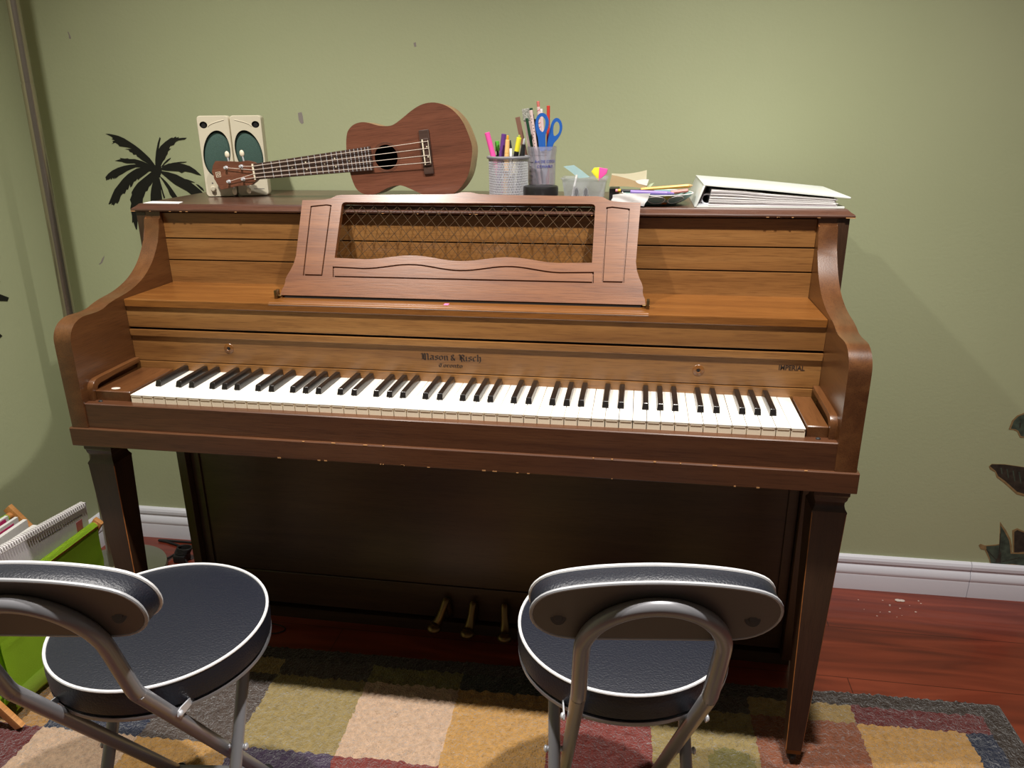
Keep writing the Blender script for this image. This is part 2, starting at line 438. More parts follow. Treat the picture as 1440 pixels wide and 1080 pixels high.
# plaster crumbs on the floor near the baseboard
b = MB(); rr = random.Random(11)
for i in range(17):
    big = i < 2
    x, y = (1.065+rr.uniform(-.01, .01), .640) if big else (rr.uniform(.95, 1.12), rr.uniform(.56, .65))
    r = rr.uniform(.006, .011) if big else rr.uniform(.0012, .003)
    b.ball((x, y, r*.18), r, sc=(1, .7, .2), u=7, v=5)
o = b.build('plaster_crumbs', M['debris']); tag(o, 'scattered white plaster crumbs on the floor below the baseboard', 'crumbs', kind='stuff')

# ================================================================ PIANO
XI, XO, XKB, XB, XLID = .679, .714, .7184, .735, .743
piano = thing('upright_piano', 'brown wooden upright console piano with full keyboard against the green wall', 'piano', (0, .3, 0))
def pp(b, name, m, parent=None, **k): return b.build(name, m, parent or piano, local=False, **k)

# lid with moulded edge
b = MB()
def ring(ins, z, yb=.658): return [(-XLID+ins, .3063+ins, z), (XLID-ins, .3063+ins, z), (XLID-ins, yb, z), (-XLID+ins, yb, z)]
b.rings([ring(i, z) for i, z in ((.004, 1.0328), (.0008, 1.0345), (0, 1.037), (.0012, 1.0395), (.0035, 1.0412), (.0075, 1.0436), (.011, 1.0466), (.0125, 1.0484), (.014, 1.0488))])
rr = random.Random(2)
for i in range(30):    # worn nicks along the lower front edge
    x = rr.uniform(-.74, .74); w = rr.uniform(.001, .006)
    b.box(x, x+w, .3064, .3075, 1.0337, 1.0337+rr.uniform(.0005, .0011), mi=1)
for x, w in ((.726, .017), (-.743, .010)):
    b.box(x, x+w, .3061, .309, 1.0335, 1.0347, mi=1)
pp(b, 'lid', [M['wood_lid'], M['chip']], smooth=20)
# cabinet sides (behind the arms) and back
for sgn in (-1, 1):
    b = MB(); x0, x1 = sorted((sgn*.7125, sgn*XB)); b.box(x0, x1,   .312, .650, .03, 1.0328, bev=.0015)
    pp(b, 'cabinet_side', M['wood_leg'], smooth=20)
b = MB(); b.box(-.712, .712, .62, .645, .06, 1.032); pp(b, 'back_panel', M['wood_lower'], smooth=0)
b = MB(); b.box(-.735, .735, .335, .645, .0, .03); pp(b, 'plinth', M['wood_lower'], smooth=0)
# arms
prof = [(.305, 1.019), (.2975, .986), (.277, .954), (.253, .9285), (.222, .908), (.19, .8955), (.158, .8878), (.123, .8832), (.1, .8785), (.083, .8735), (.066, .8715), (.048, .8716), (.033, .8722), (.020, .8715), (.0105, .8690), (0, .8645), (-.0085, .8575), (-.014, .850), (-.0175, .8415), (-.019, .831), (-.0192, .80)]
prof = smooth2(prof, 3, False)+[(-.0192, .664), (.3345, .664), (.3345, 1.0328), (.3125, 1.0328), (.3125, 1.019)]
for sgn in (-1, 1):
    b = MB(); x0, x1 = sorted((sgn*XI, sgn*XO)); b.prism(prof, 'x', x0, x1, bev=.0018, bmi=1)
    pp(b, 'arm', [M['wood_arm'], M['worn_edge']], smooth=25)
# upper panel: three boards over a dark backing
b = MB()
for z0, z1 in ((.862, .9263), (.9290, .9737), (.9763, 1.030)):
    b.box(-XI, XI, .320, .334, z0, z1, bev=.0008)
b.box(-XI, XI, .330, .338, .86, 1.03, mi=1)
pp(b, 'upper_panel', [M['wood_panel'], M['black']], smooth=20)
# shelf over the keyboard (folded-back fallboard top)
b = MB(); b.box(-XI, XI, .1455, .332, .8617, .8784, bev=.0022)
b.prism([(.1455, .874), (.160, .8786), (.1600, .8800), (.1555, .8806), (.1490, .8795), (.1448, .876)], 'x', -.366, .369)   # moulded strip below the desk
pp(b, 'shelf', M['wood_shelf'], smooth=20)
b = MB(); b.box(-XI, XI, .149, .165, .8197, .8617, bev=.0006); b.box(-XI, XI, .157, .17, .80, .862, mi=1)
pp(b, 'fascia_board', [M['wood_panel'], M['black']], smooth=20)
b = MB(); b.box(-XI, XI, .1478, .165, .801, .8149, bev=.001); pp(b, 'fascia_strip', M['wood_panel'], smooth=20)
b = MB(); b.box(-XI, XI, .1515, .166, .7483, .801, bev=.0006)
letter_board = pp(b, 'letter_board', M['wood_panel'], smooth=20)
b = MB(); b.box(-XI, XI, .1498, .166, .712, .7468, bev=.0008); pp(b, 'key_backboard', M['wood_panel'], smooth=20)
for x, z in ((-.4656, .7800), (.4644, .7737)):     # worn spots with the knob holes
    b = MB(); T = Matrix.Translation((x, .1515, z)) @ Matrix.Rotation(PI/2, 4, 'X')
    b.lathe([(.011, -.0003), (.0102, .0006), (.0045, .0016), (.0036, .0002), (0, 0)], 24, M4=T)
    b.lathe([(.0026, .0004), (.0026, .0009), (0, .0009)], 16, mi=1, M4=T)
    o = pp(b, 'knob_hole', [M['wood_shelf'], M['hole']]); o.parent = letter_board; o.matrix_parent_inverse.identity()

# blackletter lettering drawn with a broad nib
GL = {
 'a': ([[(.2, 4.2), (.9, 5), (2.6, 4.6), (2.6, .8), (3.2, .2)], [(2.6, 2.8), (.6, 2.2), (.4, .8), (1.1, .1), (2.6, 1)]], 4),
 's': ([[(2.8, 4.3), (1.8, 5), (.6, 4.2), (.6, 3.2), (2.6, 2), (2.6, .9), (1.4, .1), (.2, .8)]], 3.6),
 'o': ([[(1.5, 5), (.4, 4.2), (.4, .9), (1.5, 0), (2.7, .8), (2.7, 4.1), (1.5, 5)]], 3.8),
 'n': ([[(0, 4.4), (.7, 5), (.7, .6), (1.2, 0)], [(.7, 4.2), (2, 5), (2.8, 4.3), (2.8, .6), (3.4, 0)]], 4.1),
 'i': ([[(0, 4.4), (.7, 5), (.7, .6), (1.3, 0)], [(.5, 6.4), (.9, 6.8)]], 2.2),
 'c': ([[(2.8, 4.4), (1.7, 5), (.5, 4.2), (.5, .9), (1.5, 0), (2.8, .8)]], 3.5),
 'h': ([[(.2, 7.4), (.7, 7), (.7, .5), (1.2, 0)], [(.7, 4.2), (2, 5), (2.8, 4.3), (2.8, .4), (2, -1.6), (1.4, -1.8)]], 4.1),
 'r': ([[(0, 4.4), (.7, 5), (.7, .6), (1.2, 0)], [(.7, 4.2), (1.8, 5), (2.4, 4.3)]], 3),
 't': ([[(.9, 6.6), (.9, .7), (1.6, 0), (2.4, .5)], [(0, 4.8), (2.2, 4.8)]], 2.9),
 '&': ([[(3.4, 0), (.8, 4.4), (.7, 5.8), (1.7, 6.6), (2.6, 5.8), (2.3, 4.6), (.5, 2.6), (.4, .8), (1.5, 0), (2.8, .9), (3.5, 2.6)]], 4.6),
 'M': ([[(.2, 6), (.9, 7), (1.6, 6), (1.6, 1.2), (.4, .2)], [(1.6, 6), (2.8, 7), (3.8, 6), (3.8, -.6)], [(3.8, 6), (5, 7), (6, 6), (6, .6), (6.7, 0)], [(2.5, 5.8), (2.5, 1.4)], [(.2, .2), (1.8, .9), (3.6, .2)]], 7.6),
 'R': ([[(.2, 6), (1, 7), (1.8, 6), (1.8, .8), (.4, -.2)], [(1.8, 6.2), (3.4, 7), (4.8, 6), (4.8, 4.6), (3, 3.6), (1.8, 3.8)], [(3, 3.6), (4.4, 2.4), (4.6, .6), (5.4, -.3)], [(2.6, 6), (2.6, 1.2), (3.1, -1.2)]], 6),
 'T': ([[(.1, 6), (1.2, 7), (3.4, 6.4), (5, 7.2)], [(1.2, 5.0), (.6, 4), (.6, 1.4), (1.8, 0), (3.4, .8)], [(2.6, 6.4), (2.6, 1.6)]], 5.2), ' ': ([], 1.5)}
def gothic(b, txt, xc, z0, sx, sz, y, nib=1.25, mi=0):
    W = sum(GL[c][1] for c in txt); x = xc-W*sx/2
    nx, nz = math.cos(math.radians(38))*nib/2, math.sin(math.radians(38))*nib/2
    for c in txt:
        for st in GL[c][0]:
            for (ax, az), (bx, bz) in zip(st, st[1:]):
                q = [(ax-nx, az-nz), (ax+nx, az+nz), (bx+nx, bz+nz), (bx-nx, bz-nz)]
                b.rings([[(x+u*sx, y+.0003, z0+v*sz) for u, v in q], [(x+u*sx, y-.00025, z0+v*sz) for u, v in q]], mi=mi)
        x += GL[c][1]*sx
b = MB(); gothic(b, 'Mason & Risch', -.0030, .7738, .00243, .00178, .1515, 1.35)
o = pp(b, 'maker_lettering', M['decal'], smooth=0); o.parent = letter_board; o.matrix_parent_inverse.identity()
b = MB(); gothic(b, 'Toronto', -.0042, .7595, .00182, .00105, .1515, 1.4)
o = pp(b, 'town_lettering', M['decal'], smooth=0); o.parent = letter_board; o.matrix_parent_inverse.identity()
b = MB(); me = text_mesh('IMPERIAL', .0122, .0005, off=.00032)
b.mesh(me, Matrix.Translation((.628, .1514, .7812)) @ Matrix.Rotation(PI/2, 4, 'X') @ Matrix.Diagonal((.92, 1.05, 1, 1)))
o = pp(b, 'model_lettering', M['decal'], smooth=0); o.parent = letter_board; o.matrix_parent_inverse.identity()

# keys
KX, KP, ZK = .0198-.611, .0235, .7295
for i in range(52):
    x0, x1 = KX+i*KP+.00045, KX+(i+1)*KP-.00045
    b = MB(); dz = random.uniform(-.0003, .0003)
    b.box(x0, x1, -.0010, .1495, ZK-.0028+dz, ZK+dz, bev=.0007)
    b.box(x0+.0003, x1-.0003, -.0003, .1490, .709, ZK-.0026+dz, mi=1)
    b.box(x0+.0018, x1-.0018, -.0009, .0030, ZK-.0045+dz, ZK-.0027+dz, mi=1)
    pp(b, 'white_key', [M['ivory'], M['cream']], smooth=25)
    if (i+5) % 7 in (0, 1, 3, 4, 5) and i < 51:
        xc = KX+(i+1)*KP+{0: -.0018, 1: .0018, 3: -.0022, 4: 0, 5: .0022}[(i+5) % 7]
        b = MB(); z = ZK-.001
        def kr(w, y0, zz): return [(xc-w, y0, zz), (xc+w, y0, zz), (xc+w, .1492, zz), (xc-w, .1492, zz)]
        b.rings([kr(.0057, .0490, z), kr(.0056, .0495, z+.0035), kr(.0049, .0525, z+.0118), kr(.0040, .0540, z+.0130)])
        bmesh.ops.bevel(b.bm, geom=list(b.bm.edges), offset=.0004, segments=1, affect='EDGES')
        pp(b, 'black_key', M['ebony'], smooth=30)
# cheek blocks and their mouldings
for sgn, xa, xb in ((-1, -.667, -.5955), (1, .6335, .667)):
    b = MB(); b.prism([(.0038, .712), (.0038, .7312), (.0058, .7326), (.1485, .7326), (.1485, .712)], 'x', xa, xb, bev=.001)
    if sgn < 0: b.rings([[(-.635+.009*math.cos(t), .0202+.006*math.sin(t), .7327) for t in [k*PI/5 for k in range(10)]], [(-.635+.0085*math.cos(t), .0202+.0055*math.sin(t), .7329) for t in [k*PI/5 for k in range(10)]]], mi=1)
    pp(b, 'cheek_block', [M['wood_arm'], M['debris']], smooth=25)
    path = [(.148, .7545), (.06, .7535), (.018, .7525), (.006, .749), (-.0005, .741), (-.0025, .730), (-.003, .7125)]
    pth = smooth2(path, 4, False); x0, x1 = sorted((sgn*.6672, sgn*.6792))
    inner = [(y+.0095 if z < .7485 else y+.004, z-.0095 if y > .002 else z-.002) for y, z in pth]
    b = MB(); b.prism(pth+[(.0085, .7125), (.009, .731), (.013, .7395), (.021, .7430), (.06, .744), (.148, .745)], 'x', x0, x1, bev=.001)
    pp(b, 'cheek_moulding', M['wood_arm'], smooth=30)
b = MB(); b.box(-.600, .640, -.0005, .15, .664, .7085); pp(b, 'key_frame', M['wood_slip'], smooth=0)
b = MB(); b.prism([(-.0166, .664), (-.0166, .7115), (-.0145, .7128), (.0042, .7134), (.0042, .664)], 'x', -XI, XI)
for x in (-.6545, .651): b.ball((x, -.003, .7134), .0042, mi=1, sc=(1, .8, .6))
pp(b, 'key_slip', [M['wood_slip'], M['rubber']], smooth=20)
b = MB(); b.prism([(-.0215, .6262), (-.0222, .6275), (-.0222, .6615), (-.0205, .6636), (.31, .664), (.31, .6262)], 'x', -XKB, XKB, bev=.001)
rr = random.Random(9)
for i in range(26):
    x = rr.uniform(-.3, .715); w = rr.uniform(.002, .008); z = rr.choice((.6268, .6625))
    b.box(x, x+w, -.0224, -.0212, z-.0006, z+rr.uniform(.0008, .0018), mi=1)
pp(b, 'keybed', [M['wood_slip'], M['chip']], smooth=20)
# legs
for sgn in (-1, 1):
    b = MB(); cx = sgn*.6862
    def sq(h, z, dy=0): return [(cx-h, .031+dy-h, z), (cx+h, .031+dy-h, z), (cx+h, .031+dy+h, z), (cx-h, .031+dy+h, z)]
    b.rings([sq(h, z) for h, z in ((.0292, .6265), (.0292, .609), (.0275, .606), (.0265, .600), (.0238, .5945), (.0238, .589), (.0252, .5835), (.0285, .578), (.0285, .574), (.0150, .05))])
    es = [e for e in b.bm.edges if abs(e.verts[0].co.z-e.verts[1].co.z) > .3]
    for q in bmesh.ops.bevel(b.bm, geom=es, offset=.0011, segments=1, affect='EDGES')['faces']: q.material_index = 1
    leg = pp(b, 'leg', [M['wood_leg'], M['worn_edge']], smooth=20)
    b = MB(); b.rings([sq(.0145, .052), sq(.0135, .040)]); b.ball((cx, .031, .028), .0135, mi=1, sc=(.7, 1, 1)); b.tube([(cx, .031, .042), (cx, .031, .03)], .006, mi=1)
    b.box(cx-.0035, cx+.0035, .0205, .0415, .0145, .0405, bev=.001, mi=1)
    o = pp(b, 'caster', [M['brass'], M['rubber']]); o.parent = leg; o.matrix_parent_inverse.identity()
# lower panel
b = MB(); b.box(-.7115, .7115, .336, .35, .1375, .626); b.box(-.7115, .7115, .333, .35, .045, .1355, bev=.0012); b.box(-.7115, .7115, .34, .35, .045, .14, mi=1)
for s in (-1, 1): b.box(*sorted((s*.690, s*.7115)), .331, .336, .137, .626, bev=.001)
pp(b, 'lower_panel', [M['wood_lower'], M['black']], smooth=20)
# pedals
for (xt, zt), (xp, yp) in zip(((-.075, .100), (-.011, .098), (.063, .098)), ((-.104, .288), (-.020, .280), (.071, .278))):
    b = MB()
    path = smoothpath([(xt, .336, zt-.045), (xt, .325, zt-.03), (xt+(xp-xt)*.15, .318, zt+.004), (xt+(xp-xt)*.3, .309, zt-.006), (xt+(xp-xt)*.6, .300, .068), (xt+(xp-xt)*.85, yp+.010, .052), (xp, yp, .046)], 5)
    n = len(path); b.tube(path, [.0092+.0070*max(0, (k/n-.55)/.45) for k in range(n)], seg=12)
    b.ball((xp, yp-.002, .046), .0185, sc=(1, .95, .6), u=18, v=10)
    pp(b, 'pedal', M['brass'])
    
# music desk (leans on the lid's edge)
K = .6215; LL = math.hypot(K, 1)
DM = Matrix.Translation((0, .195, .884)) @ Matrix(((1, 0, 0, 0), (0, K/LL, -1/LL, 0), (0, 1/LL, K/LL, 0), (0, 0, 0, 1)))   # local x, up-the-desk, outwards
def mir(h): return h+[(-x, w) for x, w in reversed(h) if abs(x) > 1e-6]
half = [(0, .2270), (.010, .2268), (.024, .2235), (.045, .2222), (.12, .2212), (.20, .2203), (.262, .2198), (.272, .2185), (.278, .2155), (.284, .2120), (.294, .2095), (.31, .2082), (.346, .2072)]
half += [(.3440, .15), (.3425, .10), (.3420, .085), (.3445, .068), (.3500, .052), (.3545, .043), (.3572, .034), (.3570, .026), (.3585, .018), (.3615, .012), (.3635, 0)]
outer = mir(half)
def wave(x, base, amp): return base+amp*math.cos(2*PI*(abs(x)-.094)/.19) if abs(x) > .0 else base
def low_edge(z0, a):
    pts = []
    for k in range(41):
        x = -.259+.518*k/40; u = abs(x)
        pts.append((x, z0+a*(-math.cos(2*PI*u/.196) if u < .196 else -1+ .35*(u-.196)/.063)))
    return pts
opening = [(-.259, .198), (-.2565, .2022), (-.252, .2035)] + [(.252, .2035), (.2565, .2022), (.259, .198)] + [(x, z) for x, z in reversed(low_edge(.0850, .0050))]
def groove(loop, g):
    # inset copy of a loop (towards its centroid-side) by g along vertex normals
    n = len(loop); out = []
    A = sum(loop[i][0]*loop[(i+1) % n][1]-loop[(i+1) % n][0]*loop[i][1] for i in range(n)); sg = 1 if A > 0 else -1
    for i in range(n):
        p, q, r = Vector(loop[i-1]), Vector(loop[i]), Vector(loop[(i+1) % n])
        d1, d2 = (q-p).normalized(), (r-q).normalized(); n1, n2 = Vector((-d1.y, d1.x))*sg, Vector((-d2.y, d2.x))*sg
        m = (n1+n2); m = m/max(.35, m.length_squared/2) if m.length > 1e-6 else n1
        out.append((q.x+m.x*g, q.y+m.y*g))
    return out
gl = [(-.3215, .0425), (-.2795, .0425), (-.2805, .197), (-.292, .1985), (-.326, .1945)]
gr = [(-x, z) for x, z in gl][::-1]
gb = [(-.2575, .0405), (.2645, .0405)] + [(x*1.012+.0015, z) for x, z in reversed(low_edge(.0668, .0052))]
T = .012; g = .0030; fl = .004
front = [outer, opening]
for q in (gl, gr, gb): front += [q, groove(q, g)]
b = MB()
b.mesh(plate_mesh(front, fl), DM @ Matrix.Translation((0, 0, -fl/2)))
b.mesh(plate_mesh([outer, opening], T-fl), DM @ Matrix.Translation((0, 0, -fl-(T-fl)/2)))
desk = pp(b, 'music_desk', M['wood_desk'], smooth=20)
b = MB(); sp, vp = .0247, .0297
def wires(sign, off, z):
    for k in range(-24, 25):
        # line: w = w0 + sign*(vp/sp)*(x - x0)
        x0 = k*sp+off; pts = []
        for w in (.206, .0775):
            pts.append((x0+sign*(w-.1993)*(sp/vp), w))
        (xa, wa), (xb, wb) = pts; q = []
        N = 40
        for j in range(N+1):
            x = xa+(xb-xa)*j/N; w = wa+(wb-wa)*j/N
            if abs(x) < .263: q.append((x, w))
        if len(q) > 2:
            b.tube([DM @ Vector((q[0][0], q[0][1], z)), DM @ Vector((q[-1][0], q[-1][1], z))], .00052, seg=6)
wires(1, .005, -.0088); wires(-1, .005, -.0098)
lat = pp(b, 'wire_lattice', M['wire']); lat.parent = desk; lat.matrix_parent_inverse.identity()
for s in (-1, 1):
    b = MB(); b.box(*sorted((s*.3650, s*.3705)), .182, .198, .878, .8955, bev=.0008); b.tube([(s*.358, .190, .8835), (s*.371, .190, .8835)], .002)
    pp(b, 'desk_pivot', M['brass'])
b = MB(); b.box(-.355, .355, .196, .212, .8782, .8835); pp(b, 'desk_rail', M['black'], smooth=0)

# ================================================================ FOLDING CHAIRS
def make_chair(label, loc, rot):
    ch = thing('folding_chair', label, 'chair', loc, rot, 'folding chairs at the piano')
    zt, r = .457, .1645
    b = MB()
    b.lathe([(0, zt+.004), (.06, zt+.0037), (.11, zt+.0026), (.145, zt+.0008), (r-.003, zt-.0008), (r, zt-.004), (r+.0022, zt-.02), (r+.001, zt-.04), (r-.005, zt-.0475), (r-.012, zt-.050), (0, zt-.050)], 72)
    seat = b.build('seat', M['vinyl'], ch)
    b = MB(); b.tube([((r-.001)*math.cos(2*PI*k/80), (r-.001)*math.sin(2*PI*k/80), zt-.0004) for k in range(80)], .0025, closed=True, seg=8)
    b.build('piping', M['piping'], seat)
    b = MB(); b.lathe([(0, zt-.0505), (r-.001, zt-.0505), (r-.001, zt-.047), (r+.0008, zt-.0455), (r+.0012, zt-.047), (r+.0005, zt-.0525), (0, zt-.0535)], 64)
    b.build('seat_pan', M['tube'], seat)
    SH = .3825
    def bk(x, z, off): return (x, -.228-SH*(z-.517)+off, z-.004)
    hf = [(0, .7315), (.03, .7305), (.055, .7285), (.08, .7250), (.1, .7208), (.118, .7148), (.132, .7055), (.1415, .691), (.1445, .674), (.141, .657), (.130, .6415), (.112, .6305), (.085, .6265), (.04, .6262)]
    full = hf+[(0, .6262)]+[(-x, z) for x, z in reversed(hf[1:])]
    full = smooth2(full, 2, True)
    def sc(k, dz=0): return [(x*k, .678+(z-.678)*(k if k > .9 else k)) for x, z in full]
    def off_loop(d):   # outline moved inward by d
        n = len(full); out = []
        for i in range(n):
            p, q = Vector(full[i-1]), Vector(full[(i+1) % n]); t = (q-p).normalized(); nn = Vector((-t.y, t.x))
            if nn.dot(Vector(full[i])-Vector((0, .678))) > 0: nn = -nn
            out.append((full[i][0]+nn.x*d, full[i][1]+nn.y*d))
        return out
    b = MB()
    b.rings([[bk(x, z, o) for x, z in off_loop(d)] for d, o in ((.003, .0155), (.0015, .019), (0, .028), (0, .043), (.0015, .049), (.012, .053), (.03, .056))])
    back = b.build('backrest', M['vinyl'], ch, smooth=60)
    b = MB(); b.rings([[bk(x, z, o) for x, z in off_loop(d)] for d, o in ((.0030, .0112), (.0024, .0125), (.0024, .0150), (.003, .0160))], mi=0)
    for s in (-1, 1):
        Tm = Matrix.Translation(bk(s*.112, .668, .0118)) @ Matrix.Rotation(PI/2-math.atan(SH), 4, 'X')
        b.lathe([(.0095, -.0002), (.009, .0008), (.005, .0012), (.0045, .0028), (.0025, .0032), (0, .0026)], 20, M4=Tm)
    b.build('back_plate', M['plate'], back, smooth=40)
    b = MB(); b.tube([bk(x, z, .0135) for x, z in off_loop(.0012)], .0026, closed=True, seg=8); b.build('rear_rim', M['rim'], back)
    b = MB(); b.tube([bk(x, z, .0480) for x, z in off_loop(.0002)], .0027, closed=True, seg=8); b.build('piping', M['piping'], back)
    # bent tube: floor -> kink behind the seat -> arch behind the backrest -> down again
    R = .0105; kz, ky = .5166, -.228
    side = [(-.0842, .115, .022), (-.0836, -.20, .472), (-.0834, -.219, .499), (-.0833, -.2305, .517), (-.0833, -.240, .541)]
    arch = [(-.0833, *bk(0, .617, 0)[1:])]
    for k in range(1, 12):
        a = PI-PI*k/12; z = .617+.083*math.sin(a); arch.append((.0833*math.cos(a), bk(0, z, 0)[1], z-.004))
    arch.append((.0833, *bk(0, .617, 0)[1:]))
    path = side+arch+[(-x, y, z) for x, y, z in reversed(side)]
    b = MB(); b.tube(smoothpath(path, 4), R, seg=16)
    fr = b.build('back_tube', M['tube'], ch)
    for s in (-1, 1):
        b = MB(); b.tube([(s*.0842, .112, .032), (s*.0842, .1195, .0195)], .0128, seg=14)
        b.build('foot_cap', M['rubber'], fr)
    b = MB(); b.tube([(-.0842, .10, .045), (.0842, .10, .045)], .008, seg=12); b.build('front_stretcher', M['tube'], ch)
    pth = [(-.1085, -.174, .017), (-.1062, .070, .387), (-.104, .083, .4035), (-.095, .087, .405), (.095, .087, .405), (.104, .083, .4035), (.1062, .070, .387), (.1085, -.174, .017)]
    b = MB(); b.tube(pth, .0100, seg=14); il = b.build('inner_leg_frame', M['tube'], ch)
    b = MB(); b.tube([(-.107, -.155, .045), (.107, -.155, .045)], .008, seg=12); b.build('rear_stretcher', M['tube'], ch)
    for s in (-1, 1):
        b = MB(); b.tube([(s*.079, -.030, .231), (s*.121, -.030, .231)], .0045, seg=12); b.ball((s*.121, -.030, .231), .0062, sc=(.6, 1, 1)); b.ball((s*.079, -.03, .231), .006, sc=(.6, 1, 1)); b.build('pivot_bolt', M['bright'], ch)
        b = MB(); y0, z0, y1, z1 = -.165, .426, -.060, .408
        pl = [(-.171, .421), (-.167, .415), (-.160, .414), (-.100, .402), (-.097, .408), (-.103, .412), (-.160, .428), (-.168, .428)]
        b.prism(pl, 'x', s*.0975, s*.0995); b.ball((s*.100, -.165, .4215), .0052, sc=(.7, 1, 1)); b.build('seat_bracket', M['bright'], ch)
    return ch
make_chair('black padded folding chair nearest the green magazine rack, backrest cut off by the left edge', (-.385, -.296, .004), math.radians(7.6))
make_chair('black padded folding chair with full grey backrest in front of the piano pedals', (.347, -.193, .004), math.radians(7.65))

# ================================================================ FLOOR LAMP
lamp = thing('floor_lamp', 'slim brushed steel floor lamp pole in the corner left of the piano', 'floor lamp', (-1.087, .455, 0))
b = MB(); b.lathe([(0, .0), (.135, .0), (.138, .004), (.136, .012), (.10, .018), (.03, .024), (.02, .03), (0, .03)], 56); b.build('base', M['lamp_base'], lamp)
b = MB(); b.tube([(0, 0, .02), (.0251*1.30, 0, 1.30)], .0134, seg=24); b.tube([(.0251*1.305, 0, 1.305), (.0251*1.86, 0, 1.86)], .0130, seg=24); b.tube([(.0251*1.25, 0, 1.25), (.0251*1.40, 0, 1.40)], .0122, seg=24)
b.build('pole', M['steel'], lamp)
b = MB(); b.lathe([(.012, 1.84), (.05, 1.845), (.105, 1.875), (.125, 1.915), (.122, 1.917), (.10, 1.882), (.05, 1.855), (.012, 1.851)], 40, closed=True, M4=Matrix.Translation((.046, 0, 0))); b.build('shade', M['lamp_base'], lamp)
b = MB(); b.tube(smoothpath([(.11, .07, .009), (.12, .14, .006), (.06, .17, .004), (.02, .178, .004), (.08, .180, .004), (.15, .178, .004), (.22, .16, .004), (.26, .13, .004)], 6), .0035, seg=8); b.build('power_cord', M['cable_black'], lamp)
# adapter lump with coiled lead
b = MB(); b.box(-.952, -.915, .525, .56, .0005, .024, bev=.003)
for k in range(4): b.tube([(-.93+.022*math.cos(t)+k*.003, .545+.014*math.sin(t), .028+k*.005) for t in [j*PI/8 for j in range(16)]], .0028, closed=True, seg=6)
b.tube(smoothpath([(-.915, .53, .012), (-.88, .50, .004), (-.82, .44, .003), (-.78, .36, .003)], 6), .003, seg=8)
tag(b.build('power_adapter', M['cable_black']), 'small black plug adapter with coiled lead on the floor behind the piano leg', 'adapter')
b = MB(); b.tube(smoothpath([(-.62, .30, .002), (-.581, .30, .002), (-.535, .30, .002), (-.499, .29, .002), (-.495, .275, .002), (-.516, .262, .0025), (-.56, .26, .0025)], 6), .0016, seg=6)
tag(b.build('thin_wire', M['cable_black']), 'thin wire loop on the floor under the piano beside the left chair', 'wire')

# ================================================================ MAGAZINE RACK
rack = thing('magazine_rack', 'lime green canvas sling magazine rack with pale wooden frame, by the left wall', 'magazine rack', (-1.03, .07, .012))
def W(b, name, m, **k): return b.build(name, m, rack, local=False, **k)
XR, XLr, Y0, Y1 = -.912, -1.150, -.115, .222
for x, z in ((XR, .302), (XLr, .305)):
    b = MB(); b.tube([(x, Y0-.012, z), (x, Y1+.006, z)], .0085, seg=14); W(b, 'rod', M['pine'])
for y in (Y0, Y1-.004):
    for (xa, za), (xb, zb) in (((XR, .303), (-1.125, .014)), ((XLr, .315), (-.893, .014))):
        b = MB(); d = Vector((xb-xa, 0, zb-za)).normalized(); n = Vector((d.z, 0, -d.x))*.0115
        yo = y+(.012 if xa == XLr else .003)*(1 if y > 0 else -1)
        e = d*.012
        q = [Vector((xa, 0, za))-e+n, Vector((xb, 0, zb))+n, Vector((xb, 0, zb))-n, Vector((xa, 0, za))-e-n]
        b.prism([(p.x, p.z if p.z > .0125 else .0125) for p in q], 'y', yo-.006, yo+.006, bev=.001); W(b, 'leg', M['pine'])
sec = [(XR+.0095, .304), (XR+.003, .3115), (XR-.006, .311), (XR-.010, .303), (-.924, .25), (-.930, .18), (-.932, .10), (-.935, .06), (-.95, .043), (-1.03, .036), (-1.11, .043), (-1.128, .06), (-1.135, .10), (-1.140, .18), (-1.1425, .25), (XLr+.010, .303), (XLr+.006, .313), (XLr-.003, .3135), (XLr-.0095, .304)]
sec = smooth2(sec, 3, False)
outs = [(XR+.0095, .304), (-.905, .25), (-.903, .17), (-.902, .09), (-.903, .052)]
b = MB(); ys = [Y0+.004+(Y1-.014-Y0)*j/14 for j in range(15)]
b.sheet([[(x, y, z+.002*math.sin(y*40+x*30)*(z < .25)) for x, z in sec] for y in ys], .0016)
W(b, 'sling', M['lime'], smooth=60)
b = MB(); b.sheet([[(x-.0015+.004*math.sin(y*23)*(z < .2), y, z) for x, z in smooth2(outs, 4, False)] for y in ys], .0016)
W(b, 'side_drape', M['lime'], smooth=60)
b = MB(); b.sheet([[(x-.0005+.004*math.sin(y*23), y, z) for x, z in ((-.9015, .088), (-.9012, .07), (-.902, .050), (-.908, .040))] for y in ys], .0024)
W(b, 'hem', M['lime_hem'], smooth=60)

def slab(name, label, cat, m, x, lean, y0, y1, z0, zt0, zt1, t, group=None, extra=None, mats=None):
    # upright thin sheet/book: top edge runs from zt0 (at y0) to zt1 (at y1)
    b = MB()
    def pt(dx, y, z): return (x+dx+lean*(z-z0), y, z)
    l0 = [pt(0, y0, z0), pt(0, y1, z0), pt(0, y1, zt1), pt(0, y0, zt0)]; l1 = [pt(t, y0, z0), pt(t, y1, z0), pt(t, y1, zt1), pt(t, y0, zt0)]
    b.rings([l0, l1])
    if extra: extra(b, pt, t)
    o = b.build(name, mats or [m], smooth=0); tag(o, label, cat, group); return o
